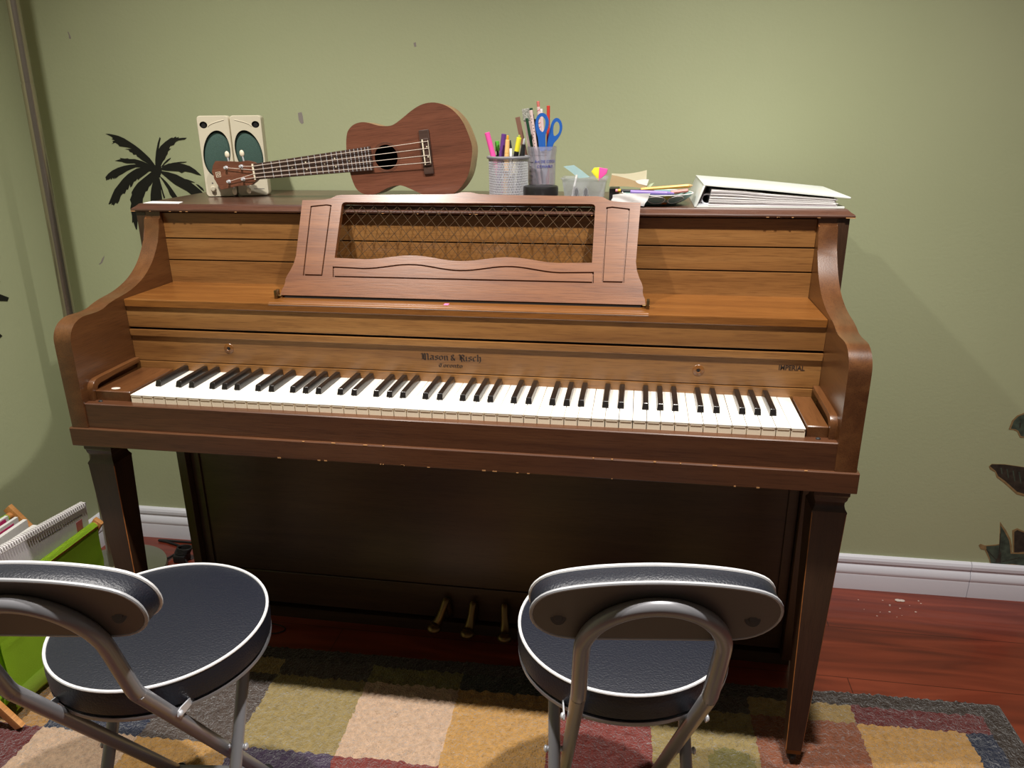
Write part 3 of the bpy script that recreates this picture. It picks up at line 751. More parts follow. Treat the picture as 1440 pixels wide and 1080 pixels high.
# spiral notebook
nb = thing('spiral_notebook', 'white spiral-bound notebook with small red printed square, in the green rack', 'notebook', (-.95, .1, .05))
b = MB(); x0 = -.9475
def npt(dx, y, z): return (x0+dx+.06*(z-.06), y, z)
b.rings([[npt(d, -.095, .06), npt(d, .2085, .06), npt(d, .2085, .367), npt(d, .19, .3685), npt(d, -.095, .397)] for d in (0, .010)])
b.build('pages', M['paper2'], nb, local=False, smooth=0)
b = MB()
for k in range(44):
    y = -.09+.29*k/43; z = .3655+(.395-.3665)*(.19-y)/.285
    c = Vector(npt(.005, y, z-.001)); b.tube([c+Vector((.0085*math.cos(t), .0012*math.sin(t), .0075*math.sin(t))) for t in [j*PI/6 for j in range(12)]], .0011, closed=True, seg=5)
b.build('spiral_binding', M['paper'], nb, local=False)
b = MB()
def ink(y0, y1, z0, z1, mi): b.rings([[npt(.0099, y, z) for y, z in ((y0, z0), (y1, z0+0), (y1, z1), (y0, z1))], [npt(.0104, y, z) for y, z in ((y0, z0), (y1, z0), (y1, z1), (y0, z1))]], mi=mi)
for k in range(14): ink(.055+k*.0048, .055+k*.0048+.0036, .3515-k*.0004, .3530-k*.0004, 1)
for k in range(4): ink(.131+k*.0045, .131+k*.0045+.003, .3470, .3485, 1)
for k in range(9): ink(.152+k*.0043, .152+k*.0043+.003, .3460-k*.0003, .3475-k*.0003, 1)
ink(.168, .188, .310, .334, 0); ink(.168, .188, .302, .306, 0); ink(.168, .188, .276, .297, 0)
b.build('printed_label', [M['label_red'], M['text_dark']], nb, local=False, smooth=0)
slab('folder', 'white folder with a salmon red edge, directly behind the spiral notebook in the rack', 'folder', M['paper'], -.985, .03, -.10, .141, .06, .352, .343, .004, extra=lambda b, pt, t: b.rings([[pt(t-.001, y, z) for y, z in ((-.10, .338), (.143, .330), (.143, .345), (-.10, .354))], [pt(t+.0006, y, z) for y, z in ((-.10, .338), (.143, .330), (.143, .345), (-.10, .354))]], mi=1), mats=[M['paper'], M['salmon']])
slab('paper_stack', 'thick stack of white paper behind the red-edged folder in the rack', 'paper', M['paper'], -1.012, .03, -.10, .134, .06, .342, .342, .016)
slab('booklet', 'white stapled booklet standing upright behind the paper stack in the rack', 'booklet', M['paper'], -1.040, .02, -.10, .143, .06, .344, .349, .010)
slab('magazine', 'magazine with white and magenta cover standing in the rack near its wooden post', 'magazine', M['paper'], -1.078, .02, -.10, .160, .06, .340, .343, .008, extra=lambda b, pt, t: [b.rings([[pt(t-.001, y, z) for y, z in q], [pt(t+.0005, y, z) for y, z in q]], mi=1) for q in (((.05, .30), (.13, .30), (.145, .335), (.07, .333)), ((.08, .25), (.15, .26), (.14, .285), (.06, .28)))], mats=[M['paper'], M['magenta']])
slab('comic_magazine', 'magenta and white magazine farthest back in the rack against its left rod', 'magazine', M['paper'], -1.106, .01, -.10, .165, .06, .340, .341, .008, extra=lambda b, pt, t: [b.rings([[pt(t-.001, y, z) for y, z in q], [pt(t+.0005, y, z) for y, z in q]], mi=1) for q in (((.10, .315), (.16, .315), (.155, .338), (.11, .337)),)], mats=[M['paper'], M['magenta']])

# ================================================================ LID OBJECTS
ZL = 1.0489
# speakers
def speaker(label, xc, sgn, knob):
    w, h, d = .0352, .1795, .070; y0 = .490
    ra = math.radians(20); dd = Vector((math.cos(ra), math.sin(ra)))*(-sgn*-.0356)
    sp = thing('computer_speaker', label, 'speaker', (xc+dd.x-d/2*math.sin(ra), y0+dd.y+d/2*math.cos(ra), ZL), ra, 'small beige speakers')
    def ell(rx, rz, cx=0, cz=.0965, tilt=0, n=40):
        return [(cx+rx*math.cos(t)*math.cos(tilt)-rz*math.sin(t)*math.sin(tilt), cz+rx*math.cos(t)*math.sin(tilt)+rz*math.sin(t)*math.cos(tilt)) for t in [2*PI*k/n for k in range(n)]]
    tl = sgn*math.radians(10)
    def rrect(i):
        q = []; r = .008
        for cx, cz, a0 in ((w-i-r, h-i-r, 0), (-w+i+r, h-i-r, PI/2), (-w+i+r, i+r, PI), (w-i-r, i+r, 3*PI/2)):
            for k in range(5): q.append((cx+r*math.cos(a0+k*PI/8), cz+r*math.sin(a0+k*PI/8)))
        return q
    F = Matrix(((1, 0, 0, 0), (0, 0, -1, -d/2), (0, 1, 0, 0), (0, 0, 0, 1)))     # plate (x, z, outward)
    b = MB()
    port = [(-sgn*(-.0225)*-1+.0085*math.cos(t), .1600+.0075*math.sin(t)) for t in [2*PI*k/20 for k in range(20)]]
    px = -sgn*.0225 if sgn < 0 else -.0225
    px = .0212*(-1 if knob else 1)
    port = [(px+.0085*math.cos(t), .1595+.0075*math.sin(t)) for t in [2*PI*k/20 for k in range(20)]]
    b.mesh(plate_mesh([rrect(.0015), ell(.0296, .0515, 0, .0965, tl), port], .004), F @ Matrix.Translation((0, 0, -.002)))
    b.rings([[(x, -d/2+dy, z) for x, z in rrect(i)] for i, dy in ((.0015, .0002), (0, .004), (0, .05), (.006, d-.004), (.010, d))], cap0=False)
    b.rings([[(x, -d/2+.012, z) for x, z in rrect(.002)], [(x, -d/2+.0125, z) for x, z in rrect(.002)]], mi=1)
    # raised arc over the grille
    b.tube([(sgn*-1*0+(-1 if knob else 1)*(.012-.036*k/10), -d/2-.0002, .1560+.014*(k/10)**.6) for k in range(11)], .0009, seg=6)
    b.build('cabinet', [M['beige'], M['hole']], sp, smooth=30)
    b = MB(); g = ell(.0290, .0500, 0, .0955, tl)
    b.rings([[(x*k, -d/2+.0075-.005*math.sqrt(max(0, 1-k*k))*1.0, .0955+(z-.0955)*k) for x, z in g] for k in (1, .97, .9, .75, .5, .2)])
    b.build('grille', M['grille'], sp)
    b = MB(); Tm = Matrix.Translation((px, -d/2+.002, .1585)) @ Matrix.Rotation(PI/2, 4, 'X')
    b.lathe([(.0052, 0), (.0052, .0008), (0, .0004)], 18, M4=Tm); b.build('port', M['hole'], sp)
    if knob:
        b = MB(); Tm = Matrix.Translation((-.0175, -d/2, .019)) @ Matrix.Rotation(PI/2, 4, 'X')
        b.lathe([(.0066, -.001), (.0066, .001), (.0055, .0012), (.0052, .006), (.0045, .0072), (0, .0074)], 24, M4=Tm); b.build('volume_knob', M['beige'], sp)
        b = MB()
        b.box(-.0195, -.0165, -d/2-.0003, -d/2+.0003, .0300, .0325); b.box(-.0205, -.0140, -d/2-.0003, -d/2+.0003, .0085, .0098); b.build('printed_mark', M['text_dark'], sp, smooth=0)
    else:
        b = MB()
        for k in range(8): b.box(.0020+k*.0030, .0042+k*.0030, -d/2-.0003, -d/2+.0003, .0155, .0168)
        b.build('printed_mark', M['text_dark'], sp, smooth=0)
    return sp
speaker('small beige desktop speaker with a volume knob, nearest the palm decal', -.5880, -1, True)
speaker('small beige desktop speaker without a knob, nearer the ukulele body', -.5880, 1, False)

# ukulele
uk = thing('ukulele', 'brown mahogany ukulele lying on its side on the piano lid', 'ukulele', (-.297, .452, 1.1300))
TH = math.radians(5.9); lean = math.radians(-2)
Rm = Matrix.Rotation(lean, 4, 'X') @ Matrix(((math.cos(TH), -math.sin(TH), 0, 0), (0, 0, -1, 0), (math.sin(TH), math.cos(TH), 0, 0), (0, 0, 0, 1)))
uk.rotation_euler = Rm.to_euler()
top = [(0, 0), (.0012, .028), (.006, .052), (.013, .065), (.027, .0745), (.045, .0772), (.062, .0735), (.082, .0660), (.102, .0628), (.117, .0648), (.138, .0755), (.159, .0875), (.179, .0962), (.199, .0993), (.2185, .0968), (.2376, .0885), (.2542, .0745), (.268, .0545), (.277, .0290), (.2825, 0)]
outl = smooth2(top+[(x, -z) for x, z in reversed(top[1:-1])], 3, True)
def uloop(i):
    n = len(outl); out = []
    for k in range(n):
        p, q = Vector(outl[k-1]), Vector(outl[(k+1) % n]); t = (q-p).normalized(); nn = Vector((t.y, -t.x))
        out.append((outl[k][0]-nn.x*i if False else outl[k][0]+(-nn.x if nn.dot(Vector(outl[k])-Vector((.14, 0))) > 0 else nn.x)*i, outl[k][1]+(-nn.y if nn.dot(Vector(outl[k])-Vector((.14, 0))) > 0 else nn.y)*i))
    return out
circ = lambda cx, cy, r, n=36: [(cx+r*math.cos(2*PI*k/n), cy+r*math.sin(2*PI*k/n)) for k in range(n)]
b = MB(); b.rings([[(x, y, z) for x, y in uloop(i)] for i, z in ((.003, -.002), (0, -.001), (0, -.062), (.003, -.064), (.004, -.060), (.004, -.003))], cap0=False, cap1=False, closed=True)
b.rings([[(x, y, z) for x, y in uloop(.003)] for z in (-.0605, -.064)]); body = b.build('body', M['mahog_side'], uk, smooth=40)
b = MB(); b.mesh(plate_mesh([uloop(.0002), circ(.089, -.001, .0265)], .0022), Matrix.Translation((0, 0, -.0008))); b.build('soundboard', M['mahog'], uk, smooth=30)
b = MB()
for r in (.0285, .0310): b.tube([(x, y, .0003) for x, y in circ(.089, -.001, r, 48)], .0004, closed=True, seg=6)
b.build('rosette', M['rosewood'], uk)
b = MB(); b.rings([[(x, y, z) for x, y in uloop(.006)] for z in (-.058, -.0585)]); b.build('inner_back', M['hole'], body, smooth=0)
# neck, fretboard
b = MB(); nl = []
for a, w, t in ((-.222, .0165, .016), (-.12, .0185, .017), (-.02, .022, .020), (.003, .024, .045)):
    nl.append([(a, w*math.cos(q), .0005-t*math.sin(q)) for q in [PI*k/10 for k in range(11)]])
b.rings(nl); b.build('neck', M['mahog'], uk, smooth=50)
b = MB()
def fw_(a): return .0172+(.0255-.0172)*(a+.222)/.279
b.rings([[(-.222, -fw_(-.222), z), (.057, -fw_(.057), z), (.057, fw_(.057), z), (-.222, fw_(-.222), z)] for z in (.0003, .0042)])
fb = b.build('fretboard', M['rosewood'], uk, smooth=0)
S = .400; fr = [-.222+S*(1-2**(-n/12)) for n in range(0, 21)]
for a in fr[1:]:
    if a > .053: continue
    b = MB(); w = fw_(a)-.0004; b.tube([(a, -w, .0043), (a, w, .0043)], .0007, seg=6); b.build('fret', M['bright'], fb)
for n, ys in ((5, (0,)), (7, (-.008, .008)), (10, (0,)), (12, (-.009, .009)), (3, (0,)), (15, (0,))):
    for y in ys:
        b = MB(); b.lathe([(.0016, .0042), (.0016, .0045), (0, .0045)], 14, M4=Matrix.Translation(((fr[n]+fr[n-1])/2, y, 0))); b.build('fret_dot', M['bone'], fb)
b = MB(); b.box(-.2255, -.2218, -.0175, .0175, .0, .0062, bev=.0005); b.build('nut', M['bone'], uk)
hs = []
for x, z in [(-.5150, 1.1192), (-.5234, 1.1241), (-.5379, 1.127), (-.5559, 1.1241), (-.5776, 1.1254), (-.613, 1.1261), (-.6205, 1.116), (-.6248, 1.102), (-.6215, 1.0945), (-.621, 1.0871), (-.6140, 1.074), (-.6073, 1.063), (-.5915, 1.0660), (-.5659, 1.0711), (-.5328, 1.0735), (-.522, 1.080), (-.5155, 1.0855)]:
    dx, dz = x+.297, z-1.1255; hs.append((dx*math.cos(TH)+dz*math.sin(TH), -dx*math.sin(TH)+dz*math.cos(TH)))
b = MB(); b.mesh(plate_mesh([hs], .012), Matrix.Translation((0, 0, -.0062))); hd = b.build('headstock', M['mahog'], uk, smooth=30)
def loc(x, z): 
    dx, dz = x+.297, z-1.1255; return (dx*math.cos(TH)+dz*math.sin(TH), -dx*math.sin(TH)+dz*math.cos(TH))
lx, ly = loc(-.6093, 1.0965)
b = MB()
for h in (.0058, .0027): b.mesh(plate_mesh([[(lx-h, ly-h), (lx+h, ly-h), (lx+h, ly+h), (lx-h, ly+h)], [(lx-h+.0009, ly-h+.0009), (lx+h-.0009, ly-h+.0009), (lx+h-.0009, ly+h-.0009), (lx-h+.0009, ly+h-.0009)]], .0005), Matrix.Translation((0, 0, .0001)))
b.build('square_emblem', M['bone'], hd, smooth=0)
posts = []
for (px, pz), (bx, bz) in zip([(-.5877, 1.1118), (-.5501, 1.1145), (-.5844, 1.0811), (-.5481, 1.0864)], [(-.5909, 1.1371), (-.5543, 1.1395), (-.5829, 1.0612), (-.547, 1.0640)]):
    p, q = loc(px, pz), loc(bx, bz); posts.append(p)
    b = MB(); b.lathe([(.0042, -.0005), (.0042, .0012), (.0022, .0014), (.0022, .006), (.003, .0072), (.0028, .0085), (0, .009)], 16, M4=Matrix.Translation((p[0], p[1], 0)))
    b.tube([(p[0], p[1], -.016), (q[0], q[1], -.016)], .0018, seg=8); b.box(p[0]-.006, p[0]+.006, p[1]-.006, p[1]+.006, -.019, -.0125, bev=.001)
    pg = b.build('tuning_peg', M['bright'], uk)
    b = MB(); d = (Vector(q)-Vector(p)).normalized(); b.ball((q[0]+d.x*.003, q[1]+d.y*.003, -.016), .0078, sc=(.72 if abs(d.y) > .5 else 1, 1, .42)); b.build('peg_button', M['bone'], pg)
b = MB(); b.box(.1705, .1925, -.046, .046, .0003, .0045, bev=.001); b.box(.1745, .1905, -.028, .028, .004, .0078, bev=.001); br = b.build('bridge', M['rosewood'], uk, smooth=20)
b = MB(); b.box(.1760, .1785, -.0265, .0265, .0065, .0098, bev=.0005); b.build('saddle', M['bone'], br)
b = MB(); b.tube([(.1895, -.024, .0082), (.1895, .024, .0082)], .0007, seg=6)
for y in (-.0105, .0105): b.ball((.1855, y, .0079), .0017)
b.build('tie_trim', M['bone'], br)
order = [1, 0, 2, 3]
ny = [.0125, .0042, -.0042, -.0125]; sy = [.0215, .0072, -.0072, -.0215]; po = [posts[1], posts[0], posts[2], posts[3]]
for k in range(4):
    b = MB(); b.tube([(po[k][0], po[k][1], .0045), (-.2236, ny[k], .0066), (.177, sy[k], .0102), (.1895, sy[k], .0085)], .00062, seg=6); b.build('string', M['string'], uk)

# pens
def stick(name, label, cat, p0, p1, r, segs, group=None, seg=12, flat=None, cap=None):
    # segs: [(fraction0, fraction1, r0, r1, material key)] ; first is the thing's own body, others are parts
    p0, p1 = Vector(p0), Vector(p1); d = (p1-p0); ax = d.normalized()
    t = thing(name, label, cat, tuple(p0), 0, group)
    Q = ax.to_track_quat('Z', 'Y').to_matrix().to_4x4(); Ln = d.length
    for nm, f0, f1, r0, r1, mk in segs:
        b = MB(); z0, z1 = f0*Ln, f1*Ln; e = min(.0008, (z1-z0)*.2)
        b.lathe([(0, z0), (r*r0*.85, z0), (r*r0, z0+e), (r*r1, z1-e), (r*r1*.85, z1), (0, z1)], seg, M4=Q)
        if flat:
            for v in b.bm.verts: v.co.y *= flat
        b.build(nm, M[mk], t, smooth=30)
    return t
ZB = ZL+.004
# mesh pencil cup
cx, cy = .0630, .452
cup = thing('mesh_pencil_cup', 'silver wire mesh pencil cup on the piano lid beside the ukulele', 'pencil cup', (cx, cy, ZL))
b = MB(); rc = .0415; hc = .089
nn = 72
for s in (-1, 1):
    for k in range(nn):
        b.tube([(rc*math.cos(2*PI*k/nn+s*.75*j/10), rc*math.sin(2*PI*k/nn+s*.75*j/10), .004+hc*.985*j/10) for j in range(11)], .00085, seg=5, caps=False)
b.build('mesh_wall', M['bright'], cup)
b = MB(); b.tube([((rc+.002)*math.cos(2*PI*k/48), (rc+.002)*math.sin(2*PI*k/48), hc) for k in range(48)], .0033, closed=True, seg=10); b.build('rim', M['tube'], cup)
b = MB(); b.lathe([(0, 0), (rc+.0015, 0), (rc+.0015, .006), (rc-.001, .006), (rc-.001, .0025), (0, .0025)], 48); b.build('base', M['tube'], cup)
def incup(bx, by, tx, tz, ty): return (cx+bx, cy+by, ZB), (tx, ty, tz)
stick('highlighter', 'fat bright pink highlighter leaning left in the mesh cup', 'pen', *incup(-.012, .008, .0160, 1.1880, .46), .0056, [('barrel', 0, .6, 1, 1, 'pink'), ('cap', .6, 1, 1.04, 1.02, 'pink')])
stick('marker', 'purple marker leaning right in the mesh cup', 'pen', *incup(-.026, .0, .0530, 1.1850, .458), .0056, [('barrel', 0, .62, 1, 1, 'purple'), ('cap', .62, 1, 1.05, .95, 'purple')])
stick('marker', 'pale orange marker with tapered top in the mesh cup', 'pen', *incup(-.006, -.018, .0646, 1.1825, .438), .0052, [('barrel', 0, .72, 1, 1, 'orange_pale'), ('cap', .72, .93, 1, .85, 'orange_pale'), ('tip', .93, 1, .5, .42, 'pencil_orange')])
stick('pen', 'thin green pen with bright green clip in the mesh cup', 'pen', *incup(-.022, .022, .0338, 1.1700, .480), .0026, [('barrel', 0, .82, 1, 1, 'dark_green'), ('cap', .82, 1, 1.9, 1.7, 'green')])
stick('pen', 'white pen with dark grip between the orange marker and yellow highlighter', 'pen', *incup(.010, .004, .0655, 1.1720, .462), .0030, [('barrel', 0, .86, 1, 1, 'white_plastic'), ('grip', .86, 1, 1, .5, 'black_plastic')])
stick('highlighter', 'yellow highlighter with black band leaning right in the mesh cup', 'pen', *incup(.000, -.002, .0880, 1.1830, .448), .0056, [('barrel', 0, .66, .9, .9, 'cream_paper'), ('band', .66, .74, .95, .95, 'black_plastic'), ('cap', .74, .96, 1, .95, 'yellow'), ('tip', .96, 1, .6, .4, 'olive_shape')])
stick('marker', 'thick black pen with metal clip at the right of the mesh cup', 'pen', *incup(.020, -.018, .0985, 1.1700, .440), .0062, [('barrel', 0, .70, .8, .9, 'black_plastic'), ('cap', .70, .95, 1, .7, 'black_plastic'), ('button', .95, 1.05, .4, .3, 'bright')])

# measuring beaker
kx, ky = .1255, .530
bk_ = thing('plastic_beaker', 'cloudy plastic measuring beaker with blue lettering, behind the black-lidded jar', 'beaker', (kx, ky, ZL))
rb, hb = .0310, .108
b = MB(); b.lathe([(0, 0), (rb-.002, 0), (rb-.0015, .003), (rb, .09), (rb+.001, .091), (rb+.0008, .094), (rb+.0016, .096), (rb+.0016, hb), (rb+.0006, hb), (rb-.0008, .09), (rb-.0028, .004), (0, .003)], 48)
b.build('cup_wall', M['beaker_plastic'], bk_)
b = MB()
def curved_text(txt, size, z, ang0, mk):
    me = text_mesh(txt, size, .0004); T0 = Matrix.Rotation(PI/2, 4, 'X')
    q = MB(); q.mesh(me, T0)
    for v in q.bm.verts:
        a = ang0+v.co.x/rb; rad = rb+.0004-v.co.y
        v.co = Vector((rad*math.sin(a), -rad*math.cos(a), z+v.co.z))
    return q
curved_text('Art DE COCO', .0082, .0745, .42, 0).build('blue_lettering', M['text_blue'], bk_, smooth=0)
curved_text('CONABLE', .0082, .0640, .36, 0).build('blue_lettering', M['text_blue'], bk_, smooth=0)
b = MB()
for k in range(7):
    z = .018+k*.0095; w = .40 if k % 3 == 0 else .22
    pts = [-.95+w*j/4 for j in range(5)]
    b.rings([[((rb+e)*math.sin(a), -(rb+e)*math.cos(a), zz) for a, zz in [(q, z) for q in pts]+[(q, z+.0011) for q in reversed(pts)]] for e in (-.0002, .0005)])
b.build('scale_marks', M['text_dark'], bk_, smooth=0)
def inb(bx, by, tx, tz, ty): return (kx+bx, ky+by, ZB), (tx, ty, tz)
def ruler(name, label, cat, p0, p1, w, t, mk, capmk=None, group=None, roll=0.):
    p0, p1 = Vector(p0), Vector(p1); d = p1-p0; th = thing(name, label, cat, tuple(p0), 0, group)
    ax = d.normalized(); sx = Vector((math.cos(roll), math.sin(roll), 0)); sx = (sx-ax*sx.dot(ax)).normalized(); n = ax.cross(sx)
    Mx = Matrix((sx, n, ax)).transposed().to_4x4(); Ln = d.length
    b = MB(); b.box(-w/2, w/2, -t/2, t/2, 0, Ln*(.88 if capmk else 1), bev=.0006, M4=Mx); b.build('blade' if not capmk else 'stem', M[mk], th, smooth=20)
    if capmk: b = MB(); b.box(-w*.62, w*.62, -t, t, Ln*.86, Ln, bev=.001, M4=Mx); b.build('top', M[capmk], th, smooth=20)
    return th
ruler('ruler', 'flat brown wooden ruler at the left of the beaker', 'ruler', *inb(-.020, .004, .0705, 1.2185, .534), .0105, .003, 'brown_ruler')
ruler('bookmark', 'stick with speckled black and white square top in the beaker', 'bookmark', *inb(-.012, .012, .0872, 1.2360, .542), .0135, .0022, 'candy', 'mosaic')
stick('pencil', 'dark green pencil in the middle of the beaker', 'pencil', *inb(-.004, .010, .0905, 1.2160, .536), .0036, [('barrel', 0, 1, 1, 1, 'dark_green')], seg=6)
stick('pen', 'thick black pen with green cap end in the beaker', 'pen', *inb(-.004, .014, .0985, 1.2370, .548), .0048, [('barrel', 0, .93, 1, 1, 'black_plastic'), ('cap', .93, 1, .8, .75, 'dark_green')])
stick('pen', 'plain black pen standing behind the blue scissors in the beaker', 'pen', *inb(.004, .018, .1075, 1.2140, .552), .0055, [('barrel', 0, 1, 1, .9, 'black_plastic')])
st = stick('pencil', 'white pencil with small dark spots leaning left in front of the scissors', 'pencil', *inb(.002, -.018, .1045, 1.2320, .503), .0040, [('barrel', 0, 1, 1, 1, 'candy')])
b = MB(); rr = random.Random(4); ax = (Vector((.1045, .503, 1.2320))-Vector((kx+.002, ky-.018, ZB)))
for k in range(12):
    c = ax*(.55+.42*k/12); b.ball((c.x+rr.uniform(-.002, .002), c.y-.0036, c.z), .0012, sc=(1, .5, 1.2), u=6, v=4)
b.build('spot', M['text_dark'], st)
st = stick('pencil', 'pink and white striped pencil standing highest in the beaker', 'pencil', *inb(.006, .016, .1143, 1.2510, .546), .0037, [('barrel', 0, .94, 1, 1, 'candy'), ('eraser', .94, 1, .9, .9, 'salmon')])
b = MB(); p0 = Vector((0, 0, 0)); ax = Vector((.1143, .546, 1.251))-Vector((kx+.006, ky+.016, ZB))
Q = ax.normalized().to_track_quat('Z', 'Y').to_matrix().to_4x4()
b.tube([Q @ Vector((.0036*math.cos(t*9), .0036*math.sin(t*9), ax.length*(.55+.38*t/6))) for t in [6*k/50 for k in range(51)]], .0009, seg=5); b.build('stripe', M['candy_red'], st)
stick('pencil', 'white pencil with eraser just right of the striped pencil', 'pencil', *inb(.010, .010, .1215, 1.2350, .546), .0036, [('barrel', 0, .96, 1, 1, 'candy'), ('eraser', .96, 1, .9, .9, 'white_plastic')])
stick('pencil', 'red pencil behind the blue scissors', 'pencil', *inb(.012, .006, .1378, 1.2415, .541), .0037, [('barrel', 0, 1, 1, 1, 'red')], seg=6)
# scissors
sc_ = thing('scissors', 'scissors with two bright blue looped handles, standing in the beaker', 'scissors', (.131, .512, 1.06))
def lp(x, z): return (x-.131, z-1.06)
o1 = smooth2([lp(*q) for q in ((.1235, 1.150), (.1195, 1.175), (.1140, 1.196), (.1150, 1.213), (.1210, 1.2235), (.1290, 1.2265), (.1370, 1.2225), (.1425, 1.211), (.1415, 1.197), (.1360, 1.182), (.1355, 1.165), (.1355, 1.150))], 4)
i1 = smooth2([lp(*q) for q in ((.1250, 1.190), (.1205, 1.199), (.1205, 1.211), (.1250, 1.2185), (.1305, 1.2185), (.1355, 1.211), (.1350, 1.199), (.1305, 1.188))], 4)
o2 = smooth2([lp(*q) for q in ((.1375, 1.150), (.1395, 1.168), (.1440, 1.190), (.1480, 1.205), (.1540, 1.214), (.1615, 1.2155), (.1685, 1.209), (.1715, 1.197), (.1690, 1.185), (.1620, 1.173), (.1530, 1.163), (.1480, 1.150))], 4)
i2 = smooth2([lp(*q) for q in ((.1530, 1.180), (.1515, 1.192), (.1535, 1.203), (.1590, 1.2085), (.1640, 1.205), (.1660, 1.196), (.1640, 1.186), (.1580, 1.180))], 4)
for oo, ii, yy in ((o1, i1, -.0035), (o2, i2, .0035)):
    b = MB(); b.mesh(plate_mesh([oo, ii], .0065), Matrix.Translation((0, yy, 0)) @ Matrix.Rotation(PI/2, 4, 'X'))
    es = [e for e in b.bm.edges if len(e.link_faces) == 2 and e.calc_face_angle(0) > 1.2]
    bmesh.ops.bevel(b.bm, geom=es, offset=.0018, segments=2, profile=.5, affect='EDGES')
    b.build('handle', M['blue'], sc_, smooth=50)
for xa, xb, yy in ((.128, .137, -.002), (.144, .128, .002)):
    b = MB(); a_, c_ = lp(xa, 1.152), lp(xb, 1.056); b.prism([(a_[0]-.005, a_[1]), (a_[0]+.005, a_[1]), (c_[0]+.0012, c_[1]), (c_[0]-.0012, c_[1])], 'y', yy-.0012, yy+.0012); b.build('blade', M['bright'], sc_, smooth=0)

# black-lidded jar
jar = thing('jar', 'short clear jar with wide black screw lid, in front of the beaker', 'jar', (.1395, .398, ZL))
b = MB(); b.lathe([(0, 0), (.033, 0), (.0345, .002), (.0345, .017), (0, .017)], 40); b.build('glass', M['jar_clear'], jar)
b = MB(); b.lathe([(.0350, .0150), (.0362, .0155), (.0365, .030), (.0355, .0335), (.0335, .0345), (.026, .0345), (.0255, .0338), (0, .0338)], 44); b.build('lid', M['black_plastic'], jar)

# clear box of clips
bxo = thing('clear_plastic_box', 'small clear plastic box holding clips and blue cards', 'plastic box', (.2255, .482, ZL))
b = MB()
def rr2(wx, wy_, z): return [(-wx, -wy_, z), (wx, -wy_, z), (wx, wy_, z), (-wx, wy_, z)]
b.rings([rr2(.0405, .029, 0), rr2(.0470, .0345, .043), rr2(.0500, .0375, .0445), rr2(.0500, .0375, .0460), rr2(.0465, .034, .0460), rr2(.0395, .028, .0015)])
b.build('tray', M['clear_plastic'], bxo, smooth=20)
b = MB(); b.sheet([[(.1790, .472, 1.1175), (.2000, .490, 1.1195)], [(.195, .471, 1.1065), (.218, .489, 1.1075)], [(.2120, .470, 1.0935), (.2360, .488, 1.0940)]], .003)
tag(b.build('blue_card_pack', M['pale_blue'], smooth=0), 'pale blue card packet sticking out of the clear box', 'card')
b = MB(); b.tube([(.1990, .458, 1.0525), (.2090, .463, 1.1010)], .0022, seg=10); tag(b.build('white_stick', M['white_plastic']), 'thin white stick standing in the clear box', 'stick')
er = thing('sticky_note_cube', 'pink and yellow block sticking up at the right end of the clear box', 'note block', (.255, .485, 1.0955))
b = MB(); b.prism([(-.0005, -.008), (-.0165, .0110), (-.0110, .0185), (.0005, .0190)], 'y', -.010, .010, bev=.001); b.build('yellow_side', M['yellow'], er)
b = MB(); b.prism([(-.0004, -.008), (.0005, .0190), (.0180, .0160), (.0165, .0070)], 'y', -.010, .010, bev=.001); b.build('pink_side', M['pink'], er)
for k, (x, lab) in enumerate(((.209, 'black binder clip in the clear box beside the white stick'), (.229, 'black and silver spring clip in the middle of the clear box'))):
    c = thing('binder_clip', lab, 'clip', (x, .462, ZL+.003))
    b = MB(); b.prism([(-.006, 0), (.006, 0), (.0045, .012), (.0015, .021), (-.0015, .021), (-.0045, .012)], 'y', -.004, .004, bev=.0006); b.build('clamp', M['black_plastic'], c)
    b = MB(); b.tube(smoothpath([(-.003, -.0045, .005), (-.005, -.006, .016), (0, -.007, .024), (.005, -.006, .016), (.003, -.0045, .005)], 5), .0007, seg=6); b.build('wire_lever', M['bright'], c)

# black box under the envelope
b = MB(); b.box(.2795, .3000, .440, .490, ZL, 1.0745, bev=.001); tag(b.build('black_carton', M['black_plastic'], smooth=20), 'small black carton under the tan envelope, right of the clear box', 'carton')
# bowl
bowl = thing('owl_bowl', 'shallow teal bowl with white outlined owl pattern, holding pencils', 'bowl', (.3785, .392, ZL))
b = MB(); b.lathe([(0, 0), (.036, 0), (.040, .0015), (.056, .0085), (.0665, .0165), (.0708, .0222), (.0700, .0228), (.0650, .0172), (.0545, .0100), (.038, .0032), (0, .0030)], 56); b.build('dish', M['owl_teal'], bowl)
b = MB(); b.tube([(.0705*math.cos(2*PI*k/56), .0705*math.sin(2*PI*k/56), .0225) for k in range(56)], .0009, closed=True, seg=6); b.build('rim', M['paper'], bowl)
def onbowl(a, f, e=.0004):   # a angle, f 0..1 up the outer wall
    pr = [(.040, .0015), (.056, .0085), (.0665, .0165), (.0708, .0222)]; k = min(2, int(f*3)); q = f*3-k
    r = pr[k][0]+(pr[k+1][0]-pr[k][0])*q; z = pr[k][1]+(pr[k+1][1]-pr[k][1])*q
    return ((r+e)*math.cos(a), (r+e)*math.sin(a), z-e*.5)
b = MB()
for c0 in (-1.62, -.98):
    b.tube([onbowl(c0+.27*math.cos(t), .55+.36*math.sin(t)) for t in [2*PI*k/28 for k in range(28)]], .0008, closed=True, seg=6)
b.build('white_outline', M['paper'], bowl)
b = MB()
for q in ([(-1.42, .97), (-1.18, .97), (-1.30, .55)],): b.rings([[onbowl(a, f, e) for a, f in q] for e in (.0001, .0008)])
b.build('beak_shape', M['olive_shape'], bowl, smooth=0)
b = MB()
for q in ([(-1.42, .08), (-1.18, .08), (-1.22, .30), (-1.38, .30)],): b.rings([[onbowl(a, f, e) for a, f in q] for e in (.0001, .0008)])
b.build('feet_shape', M['orange_shape'], bowl, smooth=0)
